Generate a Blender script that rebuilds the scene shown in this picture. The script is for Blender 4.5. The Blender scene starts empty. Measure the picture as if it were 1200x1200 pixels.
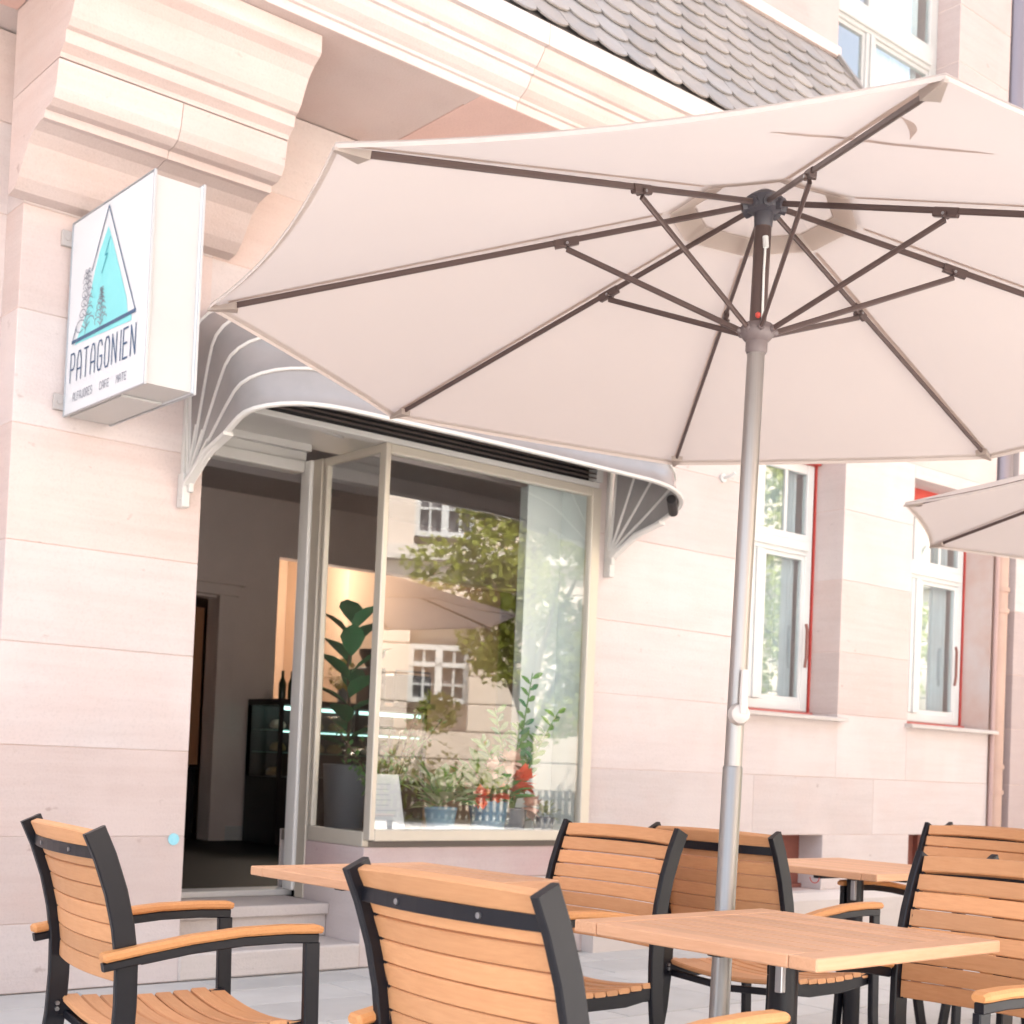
import bpy, math, random
from mathutils import Vector, Matrix
random.seed(7)
S = bpy.context.scene
COL = S.collection
PI = math.pi
# ------------------------------------------------------------------ camera
H = 1.0958
def cam_basis(yaw, pitch, roll):
    f = Vector((math.sin(yaw)*math.cos(pitch), math.cos(yaw)*math.cos(pitch), math.sin(pitch)))
    r = Vector((math.cos(yaw), -math.sin(yaw), 0)); u = r.cross(f)
    return r*math.cos(roll)+u*math.sin(roll), -r*math.sin(roll)+u*math.cos(roll), f
cr, cu, cf = cam_basis(0.6982, 0.0305, 0.0420)
cd = bpy.data.cameras.new('camera'); cam = bpy.data.objects.new('camera', cd); COL.objects.link(cam)
m = Matrix((cr, cu, -cf)).transposed().to_4x4(); m.translation = Vector((0, 0, H)); cam.matrix_world = m
cd.sensor_width = 36; cd.lens = 1625.8624/1200*36; cd.shift_y = (843.3366-600)/1200
cd.clip_start = .05; cd.clip_end = 1000
cd.dof.use_dof = True; cd.dof.focus_distance = 3.4; cd.dof.aperture_fstop = 7.0
S.camera = cam
# ------------------------------------------------------------------ sky, sun, exposure
SUN_EL, SUN_AZ = math.radians(60), math.radians(8)      # azimuth from +Y towards +X
w = bpy.data.worlds.new('World'); S.world = w; w.use_nodes = True
wn = w.node_tree.nodes; wl = w.node_tree.links; wn.clear()
sky = wn.new('ShaderNodeTexSky'); sky.sky_type = 'NISHITA'; sky.sun_disc = False
sky.sun_elevation = SUN_EL; sky.sun_rotation = SUN_AZ
sky.air_density = 0.8; sky.dust_density = 3.0; sky.ozone_density = 0.6
hs = wn.new('ShaderNodeHueSaturation'); hs.inputs['Saturation'].default_value = .42
bg = wn.new('ShaderNodeBackground'); bg.inputs[1].default_value = .15
wo = wn.new('ShaderNodeOutputWorld')
wl.new(sky.outputs[0], hs.inputs['Color']); wl.new(hs.outputs[0], bg.inputs[0]); wl.new(bg.outputs[0], wo.inputs[0])
sl = bpy.data.lights.new('sun', 'SUN'); sl.energy = 4.0; sl.angle = math.radians(.6); sl.color = (1, .93, .84)
sun = bpy.data.objects.new('sun', sl); COL.objects.link(sun)
sd = Vector((math.sin(SUN_AZ)*math.cos(SUN_EL), math.cos(SUN_AZ)*math.cos(SUN_EL), math.sin(SUN_EL)))
sun.rotation_euler = sd.to_track_quat('Z', 'Y').to_euler(); sun.location = (0, 0, 30)
S.view_settings.view_transform = 'Standard'; S.view_settings.look = 'None'
S.view_settings.gamma = 1; S.view_settings.use_curve_mapping = False
S.view_settings.exposure = 2.5

# ------------------------------------------------------------------ materials
def newmat(name):
    m = bpy.data.materials.new(name); m.use_nodes = True
    nt = m.node_tree; b = nt.nodes['Principled BSDF']
    return m, nt, b
def mat(name, col, rough=.6, metal=0, var=0, noise=0, nscale=20, bump=0, stretch=None, spec=.5, col2=None, emis=None, es=0, coat=0):
    m, nt, b = newmat(name); N, L = nt.nodes, nt.links
    b.inputs['Base Color'].default_value = (*col, 1); b.inputs['Roughness'].default_value = rough
    b.inputs['Metallic'].default_value = metal; b.inputs['Specular IOR Level'].default_value = spec
    if coat: b.inputs['Coat Weight'].default_value = coat
    if emis: b.inputs['Emission Color'].default_value = (*emis, 1); b.inputs['Emission Strength'].default_value = es
    if var or noise or bump:
        tc = N.new('ShaderNodeTexCoord'); mp = N.new('ShaderNodeMapping'); L.new(tc.outputs['Object'], mp.inputs[0])
        if stretch: mp.inputs['Scale'].default_value = stretch
        oi = N.new('ShaderNodeObjectInfo')
        ad = N.new('ShaderNodeVectorMath'); ad.operation = 'ADD'; L.new(mp.outputs[0], ad.inputs[0])
        sc = N.new('ShaderNodeVectorMath'); sc.operation = 'SCALE'; sc.inputs[0].default_value = (13, 7, 5)
        L.new(oi.outputs['Random'], sc.inputs['Scale']); L.new(sc.outputs[0], ad.inputs[1])
        nz = N.new('ShaderNodeTexNoise'); nz.inputs['Scale'].default_value = nscale; nz.inputs['Detail'].default_value = 6
        nz.inputs['Roughness'].default_value = .62
        L.new(ad.outputs[0], nz.inputs['Vector'])
        c2 = col2 or tuple(c*.55 for c in col)
        mx = N.new('ShaderNodeMix'); mx.data_type = 'RGBA'; mx.inputs[6].default_value = (*col, 1); mx.inputs[7].default_value = (*c2, 1)
        mr = N.new('ShaderNodeMapRange'); mr.inputs[1].default_value = .35; mr.inputs[2].default_value = .75
        mr.inputs[3].default_value = 0; mr.inputs[4].default_value = noise
        L.new(nz.outputs['Fac'], mr.inputs[0]); L.new(mr.outputs[0], mx.inputs[0])
        hv = N.new('ShaderNodeHueSaturation'); L.new(mx.outputs[2], hv.inputs['Color'])
        m1 = N.new('ShaderNodeMapRange'); m1.inputs[3].default_value = 1-var; m1.inputs[4].default_value = 1+var
        L.new(oi.outputs['Random'], m1.inputs[0]); L.new(m1.outputs[0], hv.inputs['Value'])
        L.new(hv.outputs[0], b.inputs['Base Color'])
        if bump:
            bp = N.new('ShaderNodeBump'); bp.inputs['Strength'].default_value = bump; bp.inputs['Distance'].default_value = .01
            L.new(nz.outputs['Fac'], bp.inputs['Height']); L.new(bp.outputs[0], b.inputs['Normal'])
    return m
def stone_mat(name, col, col2, pink, var=.05):
    # sandstone: horizontal bedding + blotches + fine grain
    m, nt, b = newmat(name); N, L = nt.nodes, nt.links
    tc = N.new('ShaderNodeTexCoord'); oi = N.new('ShaderNodeObjectInfo')
    sc = N.new('ShaderNodeVectorMath'); sc.operation = 'SCALE'; sc.inputs[0].default_value = (11, 5, 17); L.new(oi.outputs['Random'], sc.inputs['Scale'])
    ad = N.new('ShaderNodeVectorMath'); L.new(tc.outputs['Object'], ad.inputs[0]); L.new(sc.outputs[0], ad.inputs[1])
    def noise(scale, st, det=5, ro=.6):
        mp = N.new('ShaderNodeMapping'); mp.inputs['Scale'].default_value = st; L.new(ad.outputs[0], mp.inputs[0])
        n = N.new('ShaderNodeTexNoise'); n.inputs['Scale'].default_value = scale; n.inputs['Detail'].default_value = det; n.inputs['Roughness'].default_value = ro
        L.new(mp.outputs[0], n.inputs['Vector']); return n
    bed = noise(3, (.5, .5, 7)); blot = noise(2.2, (1, 1, 1.4)); fine = noise(90, (1, 1, 1), 3)
    def mix(fac, a, bb, lo, hi, amt):
        r = N.new('ShaderNodeMapRange'); r.inputs[1].default_value = lo; r.inputs[2].default_value = hi; r.inputs[4].default_value = amt
        L.new(fac, r.inputs[0]); x = N.new('ShaderNodeMix'); x.data_type = 'RGBA'; L.new(r.outputs[0], x.inputs[0])
        if isinstance(a, tuple): x.inputs[6].default_value = (*a, 1)
        else: L.new(a, x.inputs[6])
        x.inputs[7].default_value = (*bb, 1); return x.outputs[2]
    c = mix(bed.outputs['Fac'], col, col2, .42, .72, .8)
    c = mix(blot.outputs['Fac'], c, pink, .45, .75, .75)
    c = mix(fine.outputs['Fac'], c, tuple(v*.75 for v in col2), .5, .8, .35)
    chip = noise(11, (1, 1, 1.5), 4, .5); c = mix(chip.outputs['Fac'], c, tuple(v*.72 for v in pink), .70, .76, .8)
    pale = noise(1.3, (1, 1, .6), 3, .6); c = mix(pale.outputs['Fac'], c, tuple(min(1, v*1.10) for v in col), .5, .7, .6)
    hv = N.new('ShaderNodeHueSaturation'); L.new(c, hv.inputs['Color'])
    m1 = N.new('ShaderNodeMapRange'); m1.inputs[3].default_value = 1-var; m1.inputs[4].default_value = 1+var
    L.new(oi.outputs['Random'], m1.inputs[0]); L.new(m1.outputs[0], hv.inputs['Value']); L.new(hv.outputs[0], b.inputs['Base Color'])
    b.inputs['Roughness'].default_value = .85; b.inputs['Specular IOR Level'].default_value = .25
    mm = N.new('ShaderNodeMath'); mm.operation = 'ADD'; L.new(bed.outputs['Fac'], mm.inputs[0]); L.new(fine.outputs['Fac'], mm.inputs[1])
    bp = N.new('ShaderNodeBump'); bp.inputs['Strength'].default_value = .25; bp.inputs['Distance'].default_value = .006
    L.new(mm.outputs[0], bp.inputs['Height']); L.new(bp.outputs[0], b.inputs['Normal'])
    return m
def wood_mat(name, col, col2, var=.08):
    # long grain along local x
    return mat(name, col, rough=.52, var=var*1.3, noise=.9, nscale=9, bump=.08, stretch=(1.2, 18, 18), col2=col2, spec=.4)
def fabric_mat(name, col, trans):
    m, nt, b = newmat(name); N, L = nt.nodes, nt.links
    N.remove(b); out = N['Material Output']
    d = N.new('ShaderNodeBsdfDiffuse'); t = N.new('ShaderNodeBsdfTranslucent'); mx = N.new('ShaderNodeMixShader')
    tc = N.new('ShaderNodeTexCoord'); nz = N.new('ShaderNodeTexNoise'); nz.inputs['Scale'].default_value = 1.6; nz.inputs['Detail'].default_value = 4
    L.new(tc.outputs['Object'], nz.inputs['Vector'])
    c = N.new('ShaderNodeMix'); c.data_type = 'RGBA'; L.new(nz.outputs['Fac'], c.inputs[0])
    c.inputs[6].default_value = (*col, 1); c.inputs[7].default_value = (*[v*.93 for v in col], 1)
    L.new(c.outputs[2], d.inputs[0]); L.new(c.outputs[2], t.inputs[0])
    wv = N.new('ShaderNodeTexNoise'); wv.inputs['Scale'].default_value = 5; L.new(tc.outputs['Object'], wv.inputs['Vector'])
    bp = N.new('ShaderNodeBump'); bp.inputs['Strength'].default_value = .15; bp.inputs['Distance'].default_value = .02
    L.new(wv.outputs['Fac'], bp.inputs['Height']); L.new(bp.outputs[0], d.inputs['Normal'])
    mx.inputs[0].default_value = trans; L.new(d.outputs[0], mx.inputs[1]); L.new(t.outputs[0], mx.inputs[2]); L.new(mx.outputs[0], out.inputs[0])
    return m
def glass_mat(name, tint=(.92, .96, .95), gain=2.0, floor=.06, rough=.0):
    m, nt, b = newmat(name); N, L = nt.nodes, nt.links
    N.remove(b); out = N['Material Output']
    tr = N.new('ShaderNodeBsdfTransparent'); tr.inputs[0].default_value = (*tint, 1)
    gl = N.new('ShaderNodeBsdfGlossy'); gl.inputs['Roughness'].default_value = rough; gl.inputs[0].default_value = (.97, .98, 1, 1)
    fr = N.new('ShaderNodeFresnel')
    ge = N.new('ShaderNodeNewGeometry'); ior = N.new('ShaderNodeMapRange'); ior.inputs[3].default_value = 1.5; ior.inputs[4].default_value = 1/1.5
    L.new(ge.outputs['Backfacing'], ior.inputs[0]); L.new(ior.outputs[0], fr.inputs[0])
    mu = N.new('ShaderNodeMath'); mu.operation = 'MULTIPLY_ADD'; mu.use_clamp = True; mu.inputs[1].default_value = gain; mu.inputs[2].default_value = floor
    L.new(fr.outputs[0], mu.inputs[0]); mx = N.new('ShaderNodeMixShader'); L.new(mu.outputs[0], mx.inputs[0])
    L.new(tr.outputs[0], mx.inputs[1]); L.new(gl.outputs[0], mx.inputs[2]); L.new(mx.outputs[0], out.inputs[0])
    return m
def leaf_mat(name, col, trans=.35, rough=.4):
    m, nt, b = newmat(name); N, L = nt.nodes, nt.links
    out = N['Material Output']; tc = N.new('ShaderNodeTexCoord'); nz = N.new('ShaderNodeTexNoise'); nz.inputs['Scale'].default_value = 2.5
    L.new(tc.outputs['Object'], nz.inputs['Vector'])
    c = N.new('ShaderNodeMix'); c.data_type = 'RGBA'; L.new(nz.outputs['Fac'], c.inputs[0])
    c.inputs[6].default_value = (*[v*.55 for v in col], 1); c.inputs[7].default_value = (*[v*1.5 for v in col], 1)
    L.new(c.outputs[2], b.inputs['Base Color']); b.inputs['Roughness'].default_value = rough
    t = N.new('ShaderNodeBsdfTranslucent'); L.new(c.outputs[2], t.inputs[0]); mx = N.new('ShaderNodeMixShader'); mx.inputs[0].default_value = trans
    L.new(b.outputs[0], mx.inputs[1]); L.new(t.outputs[0], mx.inputs[2]); L.new(mx.outputs[0], out.inputs[0])
    return m
STONE = stone_mat('sandstone', (.595, .52, .495), (.545, .465, .44), (.59, .475, .44))
STONE2 = stone_mat('sandstone_warm', (.585, .485, .45), (.535, .425, .39), (.57, .43, .385))
STONE3 = stone_mat('sandstone_red', (.66, .46, .405), (.60, .41, .36), (.66, .44, .38))
GRANITE = stone_mat('pink_granite', (.55, .45, .43), (.49, .37, .355), (.50, .34, .33))
STEP = stone_mat('step_stone', (.58, .52, .485), (.53, .465, .43), (.56, .49, .45))
MORTAR = mat('mortar', (.59, .50, .465), .9, noise=1.0, nscale=2.5, col2=(.54, .35, .28))
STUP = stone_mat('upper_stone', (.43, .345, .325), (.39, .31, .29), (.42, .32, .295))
DOORW = mat('door_white', (.86, .84, .80), .4, noise=.1, nscale=3)
PAVE = mat('paving_stone', (.53, .515, .49), .85, var=.07, noise=.7, nscale=5, bump=.2, col2=(.44, .42, .395))
PAVEJ = mat('paving_joint', (.68, .67, .645), .9, noise=.5, nscale=20, col2=(.5, .48, .46))
ALU_W = mat('white_aluminium', (.60, .58, .55), .35, 0, noise=.15, nscale=3)
CREAM = mat('champagne_aluminium', (.60, .54, .45), .38, .25, noise=.15, nscale=3)
WHITE = mat('white_paint', (.66, .66, .64), .4, noise=.15, nscale=5)
SIGNW = mat('white_sign_face', (.66, .675, .69), .3)
SIGNS = mat('white_sign_side', (.50, .485, .465), .4, noise=.2, nscale=2)
NAVY = mat('navy_print', (.045, .10, .19), .5)
TURQ = mat('turquoise_print', (.20, .62, .64), .5, noise=.4, nscale=6, col2=(.32, .72, .72))
TEAL = mat('teal_print', (.02, .30, .38), .5)
GREYP = mat('grey_print', (.25, .27, .32), .5)
DARKM = mat('dark_metal', (.010, .010, .014), .38, .0, noise=.3, nscale=40, spec=.28)
BROWNM = mat('bronze_metal', (.105, .072, .066), .38, .4, noise=.2, nscale=12)
HUBM = mat('dark_plastic', (.06, .055, .065), .45)
STEEL = mat('brushed_steel', (.33, .31, .30), .36, .85, noise=.2, nscale=8, stretch=(40, 40, .6))
SCREW = mat('screw_steel', (.35, .35, .36), .3, .9)
SLAT = wood_mat('teak_slat', (.60, .305, .145), (.53, .25, .11), .09)
SLATB = wood_mat('teak_slat_light', (.64, .32, .15), (.56, .26, .115), .09)
ARMW = wood_mat('teak_arm', (.62, .29, .11), (.55, .24, .085), .05)
TTOP = wood_mat('table_wood', (.65, .375, .225), (.57, .305, .17), .07)
CANVAS = fabric_mat('beige_canvas', (.53, .455, .41), .48)
HEM = fabric_mat('canvas_hem', (.56, .49, .45), .35)
FOLD_SHADE = fabric_mat('painted_fold_shade', (.54, .43, .375), .5); FAINT_MARK = fabric_mat('faint_mark_cloth', (.53, .43, .385), .5); VENTH = fabric_mat('vent_double_cloth', (.80, .72, .66), .66)
PVC = mat('smoky_vinyl', (.29, .27, .265), .2, 0, noise=.7, nscale=3, spec=.5, col2=(.21, .20, .20))
BLACK = mat('black_slot', (.012, .009, .009), .6)
RED = mat('red_liner', (.50, .06, .045), .5)
REDP = mat('faded_red_liner', (.55, .16, .14), .6)
GLASS = glass_mat('shop_glass', rough=.012, tint=(.97, .985, .98), gain=2.5, floor=.09)
GLASS2 = glass_mat('window_glass', gain=1.6, floor=.1)
GLASSI = glass_mat('case_glass', (.80, .93, .90), 1.2, .03)
SLATE = mat('slate', (.225, .21, .205), .45, var=.15, noise=.8, nscale=5, bump=.2, col2=(.25, .20, .16), spec=.6)
SLATE2 = mat('slate_brown', (.29, .25, .22), .55, var=.14, noise=.7, nscale=5, bump=.2, col2=(.20, .175, .165))
ZINC = mat('zinc_pipe', (.22, .19, .21), .4, .6)
PEACH = mat('peach_painted_pipe', (.50, .33, .26), .6, noise=.3, nscale=4)
LEAF = leaf_mat('leaf_tree', (.27, .29, .055), .45); LEAF2 = leaf_mat('leaf_glossy', (.06, .24, .11), .15, .25)
LEAF3 = leaf_mat('leaf_fresh', (.15, .36, .10), .3, .3); LEAFV = leaf_mat('leaf_variegated', (.42, .50, .28), .3, .5)
BARK = mat('bark', (.13, .09, .06), .9, noise=.8, nscale=12, bump=.5)
POTG = mat('grey_pot', (.20, .23, .27), .5, noise=.3, nscale=4); POTB = mat('blue_pot', (.17, .34, .48), .4, noise=.3, nscale=6)
SOIL = mat('soil', (.05, .035, .025), .95); CORAL = mat('coral_petals', (.95, .16, .08), .6); PINKP = mat('pale_petals', (.90, .62, .52), .6)
INW = mat('interior_plaster', (.80, .70, .66), .85, noise=.2, nscale=2); INO = mat('ochre_plaster', (.60, .45, .33), .85, noise=.15, nscale=2)
INC = mat('ceiling_plaster', (.55, .50, .50), .85, noise=.15, nscale=2); INF = mat('dark_floor', (.008, .008, .010), .6, spec=.12, noise=.4, nscale=4)
SCREENM = mat('pale_screen', (.86, .93, .91), .6, noise=.1, nscale=3)
BDOOR = mat('brown_door', (.42, .19, .09), .5, noise=.4, nscale=5, stretch=(6, 6, .6))
CASEB = mat('black_case', (.010, .010, .012), .35); LED = mat('led_strip', (.8, 1, .95), .4, emis=(.65, 1, .92), es=.55)
BULB = mat('lamp_bulb', (1, .8, .5), .4, emis=(1, .78, .5), es=8)
BREAD = mat('baked_crust', (.42, .22, .09), .7, noise=.5, nscale=20); YEL = mat('yellow_petals', (.62, .52, .12), .7, noise=.4, nscale=30)
PAPER = mat('white_paper', (.74, .76, .78), .7, noise=.08, nscale=4); CURT = mat('grey_curtain', (.72, .76, .80), .9, noise=.3, nscale=3, stretch=(20, 20, .3))
STUC = mat('opposite_plaster', (.70, .60, .51), .9, noise=.4, nscale=.8, col2=(.54, .43, .35)); STUC2 = mat('sky_block_plaster', (.34, .27, .22), .9, noise=.3, nscale=.8); TRIM = mat('opposite_trim', (.66, .60, .54), .8, noise=.3, nscale=2)
FENCEM = mat('dark_fence_wood', (.17, .11, .075), .8, noise=.5, nscale=8); HAND = mat('brown_handle', (.22, .08, .06), .5)

# ------------------------------------------------------------------ mesh helpers
class MB:
    def __init__(s): s.v = []; s.f = []; s.mi = []; s.cur = 0
    def add(s, vs, fs):
        o = len(s.v); s.v += [tuple(v) for v in vs]; s.f += [tuple(i+o for i in f) for f in fs]; s.mi += [s.cur]*len(fs); return s
    def box(s, x0, x1, y0, y1, z0, z1, bev=0):
        if bev <= 0:
            return s.add([(x, y, z) for z in (z0, z1) for y in (y0, y1) for x in (x0, x1)],
                     [(0, 2, 3, 1), (4, 5, 7, 6), (0, 1, 5, 4), (2, 6, 7, 3), (0, 4, 6, 2), (1, 3, 7, 5)])
        b = bev; vs = []; idx = {}
        for i, (x, sx) in enumerate(((x0, 1), (x1, -1))):
            for j, (y, sy) in enumerate(((y0, 1), (y1, -1))):
                for k, (z, sz) in enumerate(((z0, 1), (z1, -1))):
                    idx[i, j, k, 0] = len(vs); vs.append((x, y+sy*b, z+sz*b))
                    idx[i, j, k, 1] = len(vs); vs.append((x+sx*b, y, z+sz*b))
                    idx[i, j, k, 2] = len(vs); vs.append((x+sx*b, y+sy*b, z))
        I = idx; fs = []
        for i in (0, 1):
            q = [I[i, 0, 0, 0], I[i, 1, 0, 0], I[i, 1, 1, 0], I[i, 0, 1, 0]]; fs.append(q if i else q[::-1])
            q = [I[0, i, 0, 1], I[1, i, 0, 1], I[1, i, 1, 1], I[0, i, 1, 1]]; fs.append(q[::-1] if i else q)
            q = [I[0, 0, i, 2], I[1, 0, i, 2], I[1, 1, i, 2], I[0, 1, i, 2]]; fs.append(q if i else q[::-1])
        for a in (0, 1):
            for c in (0, 1):
                fs.append([I[a, c, 0, 0], I[a, c, 1, 0], I[a, c, 1, 1], I[a, c, 0, 1]])
                fs.append([I[a, 0, c, 0], I[a, 1, c, 0], I[a, 1, c, 2], I[a, 0, c, 2]])
                fs.append([I[0, a, c, 1], I[1, a, c, 1], I[1, a, c, 2], I[0, a, c, 2]])
                for k in (0, 1): fs.append([I[a, c, k, 0], I[a, c, k, 1], I[a, c, k, 2]])
        return s.add(vs, fs)
    def hexa(s, P):  # 8 points, bottom ring then top ring
        return s.add(P, [(3, 2, 1, 0), (4, 5, 6, 7), (0, 1, 5, 4), (1, 2, 6, 5), (2, 3, 7, 6), (3, 0, 4, 7)])
    def sweep(s, pts, prof, up=(0, 0, 1), cap=True, scale=None):
        # prof: list of (a,b) in the frame (side, up2)
        pts = [Vector(p) for p in pts]; n = len(prof); rings = []
        for i, p in enumerate(pts):
            t = (pts[min(i+1, len(pts)-1)]-pts[max(i-1, 0)]).normalized()
            sd_ = t.cross(Vector(up))
            if sd_.length < 1e-4: sd_ = t.cross(Vector((1, 0, 0)))
            sd_.normalize(); u2 = sd_.cross(t).normalized()
            k = scale[i] if scale else 1
            rings.append([p+sd_*a*k+u2*b*k for a, b in prof])
        vs = [v for r in rings for v in r]; fs = []
        for i in range(len(pts)-1):
            for j in range(n):
                fs.append((i*n+j, i*n+(j+1) % n, (i+1)*n+(j+1) % n, (i+1)*n+j))
        if cap: fs.append(tuple(range(n))[::-1]); fs.append(tuple((len(pts)-1)*n+j for j in range(n)))
        return s.add(vs, fs)
    def tube(s, pts, r, n=8, cap=True, scale=None):
        return s.sweep(pts, [(r*math.cos(2*PI*i/n), r*math.sin(2*PI*i/n)) for i in range(n)], cap=cap, scale=scale,
                       up=(0, 0, 1) if abs((Vector(pts[-1])-Vector(pts[0])).normalized().z) < .95 else (1, 0, 0))
    def lathe(s, c, prof, n=16, axis=Vector((0, 0, 1))):
        c = Vector(c); q = Vector((0, 0, 1)).rotation_difference(axis); vs = []; fs = []
        for r, z in prof:
            for i in range(n): vs.append(c+q@Vector((r*math.cos(2*PI*i/n), r*math.sin(2*PI*i/n), z)))
        for k in range(len(prof)-1):
            for i in range(n): fs.append((k*n+i, k*n+(i+1) % n, (k+1)*n+(i+1) % n, (k+1)*n+i))
        fs.append(tuple(range(n))[::-1]); fs.append(tuple((len(prof)-1)*n+i for i in range(n)))
        return s.add(vs, fs)
    def prism(s, prof, x0, x1):  # prof (y,z) extruded along x
        n = len(prof); vs = [(x0, y, z) for y, z in prof]+[(x1, y, z) for y, z in prof]
        fs = [(i, (i+1) % n, n+(i+1) % n, n+i) for i in range(n)]+[tuple(range(n))[::-1], tuple(range(n, 2*n))]
        return s.add(vs, fs)
    def leaf(s, p, d, up, L, W, fold=.15, n=2):
        p = Vector(p); d = Vector(d).normalized(); sd_ = d.cross(Vector(up))
        if sd_.length < 1e-3: sd_ = d.cross(Vector((1, 0, 0)))
        sd_.normalize(); u2 = sd_.cross(d)
        if n == 1: return s.add([p, p+d*L*.5+sd_*W/2, p+d*L, p+d*L*.5-sd_*W/2], [(0, 1, 2, 3)])
        ws = [0, .7, 1, .75, 0]; vs = []
        for i, k in enumerate(ws):
            t = i/4; c = p+d*L*t-u2*L*.18*t*t
            vs += [c+sd_*W/2*k+u2*W*fold*k, c, c-sd_*W/2*k+u2*W*fold*k]
        fs = []
        for i in range(4):
            for j in (0, 1): fs.append((i*3+j, i*3+j+1, i*3+j+4, i*3+j+3))
        return s.add(vs, fs)
    def mesh(s, name, mats, smooth=False):
        me = bpy.data.meshes.new(name); me.from_pydata(s.v, [], s.f)
        if not isinstance(mats, (list, tuple)): mats = [mats]
        for m_ in mats: me.materials.append(m_)
        if len(mats) > 1: me.polygons.foreach_set('material_index', s.mi)
        if smooth: me.polygons.foreach_set('use_smooth', [True]*len(me.polygons))
        import bmesh
        bm = bmesh.new(); bm.from_mesh(me)
        if len(bm.verts) < 5000: bmesh.ops.recalc_face_normals(bm, faces=bm.faces)
        bm.to_mesh(me); bm.free()
        if smooth:
            try: me.set_sharp_from_angle(angle=math.radians(38))
            except Exception: pass
        me.update(); return me
def link(name, me, parent=None, loc=None, rz=None):
    o = bpy.data.objects.new(name, me); COL.objects.link(o)
    if parent: o.parent = parent
    if loc: o.location = loc
    if rz is not None: o.rotation_euler = (0, 0, rz)
    return o
def part(name, mb, mats, parent=None, smooth=False, **k): return link(name, mb.mesh(name, mats, smooth), parent, **k)
def thing(name, label, cat, loc=(0, 0, 0), rz=0, group=None):
    o = link(name, None, None, loc, rz); tag(o, label, cat, group); return o
def tag(o, label=None, cat=None, group=None, kind=None):
    if label: o['label'] = label
    if cat: o['category'] = cat
    if group: o['group'] = group
    if kind: o['kind'] = kind
    return o
def copy_tree(root, loc, rz, label):
    ch = {}
    for o in list(COL.objects):
        if o.parent: ch.setdefault(o.parent, []).append(o)
    def cp(o, par):
        c = o.copy(); COL.objects.link(c)
        if par: c.parent = par
        for k in ch.get(o, []): cp(k, c)
        return c
    r = cp(root, None); r.location = loc; r.rotation_euler = (0, 0, rz); r['label'] = label
    return r
def rect(w, h): return [(-w/2, -h/2), (w/2, -h/2), (w/2, h/2), (-w/2, h/2)]
def brect(w, h, b): return [(-w/2+b, -h/2), (w/2-b, -h/2), (w/2, -h/2+b), (w/2, h/2-b), (w/2-b, h/2), (-w/2+b, h/2), (-w/2, h/2-b), (-w/2, -h/2+b)]

# ================================================================== GROUND
F = 6.0
g = tag(part('ground', MB().add([(-150, -150, -.012), (200, -150, -.012), (200, 150, -.012), (-150, 150, -.012)], [(0, 1, 2, 3)]), PAVEJ), kind='structure')
pv = tag(part('pavement', MB().add([(-1, .5, -.006), (14, .5, -.006), (14, 6.3, -.006), (-1, 6.3, -.006)], [(0, 1, 2, 3)]), PAVEJ), kind='structure')
pav_meshes = {}
yy = .9; row = 0
while yy < 5.95:
    d = (.44, .36, .52)[row % 3]; xx = -.2-(row*.37) % .8
    if yy+d > 5.98: d = 5.98-yy
    while xx < 11:
        ln = (.62, .78, .95)[random.randrange(3)]
        key = (round(d, 3), ln)
        if key not in pav_meshes: pav_meshes[key] = MB().box(.005, ln-.005, .005, d-.005, -.03, 0, .003).mesh('paving_slab', PAVE)
        link('paving_slab', pav_meshes[key], pv, (xx, yy, random.uniform(-.001, .001)))
        xx += ln
    yy += d; row += 1

# ================================================================== SHOP BUILDING
B = thing('shop_building', 'pink sandstone building with glazed shop front, recessed doorway and mouldings behind the tables', 'building', (6, 6, 0))
def P(name, mb, mats, smooth=False, par=None): # part given in world coordinates
    o = link(name, mb.mesh(name, mats, smooth), par or B)
    o.location = (-6, -6, 0) if par is None else (0, 0, 0)
    return o
def stone(x0, x1, z0, z1, y0, y1, m_, open_l=False, open_r=False, open_b=False, open_t=False, g_=.0016, name='stone_block', warp=True):
    a = x0+(-.001 if open_l else g_); b = x1-(-.001 if open_r else g_); c = z0+(0 if open_b else g_); d = z1-(0 if open_t else g_)
    if b-a < .03 or d-c < .02: return
    o = link(name, MB().box(a-x0, b-x0, 0, y1-y0, c-z0, d-z0, .0026).mesh(name, m_), B)
    o.location = (x0-6, y0-6+(random.uniform(-.0015, .0015) if warp else 0), z0)
mort = MB()
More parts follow.
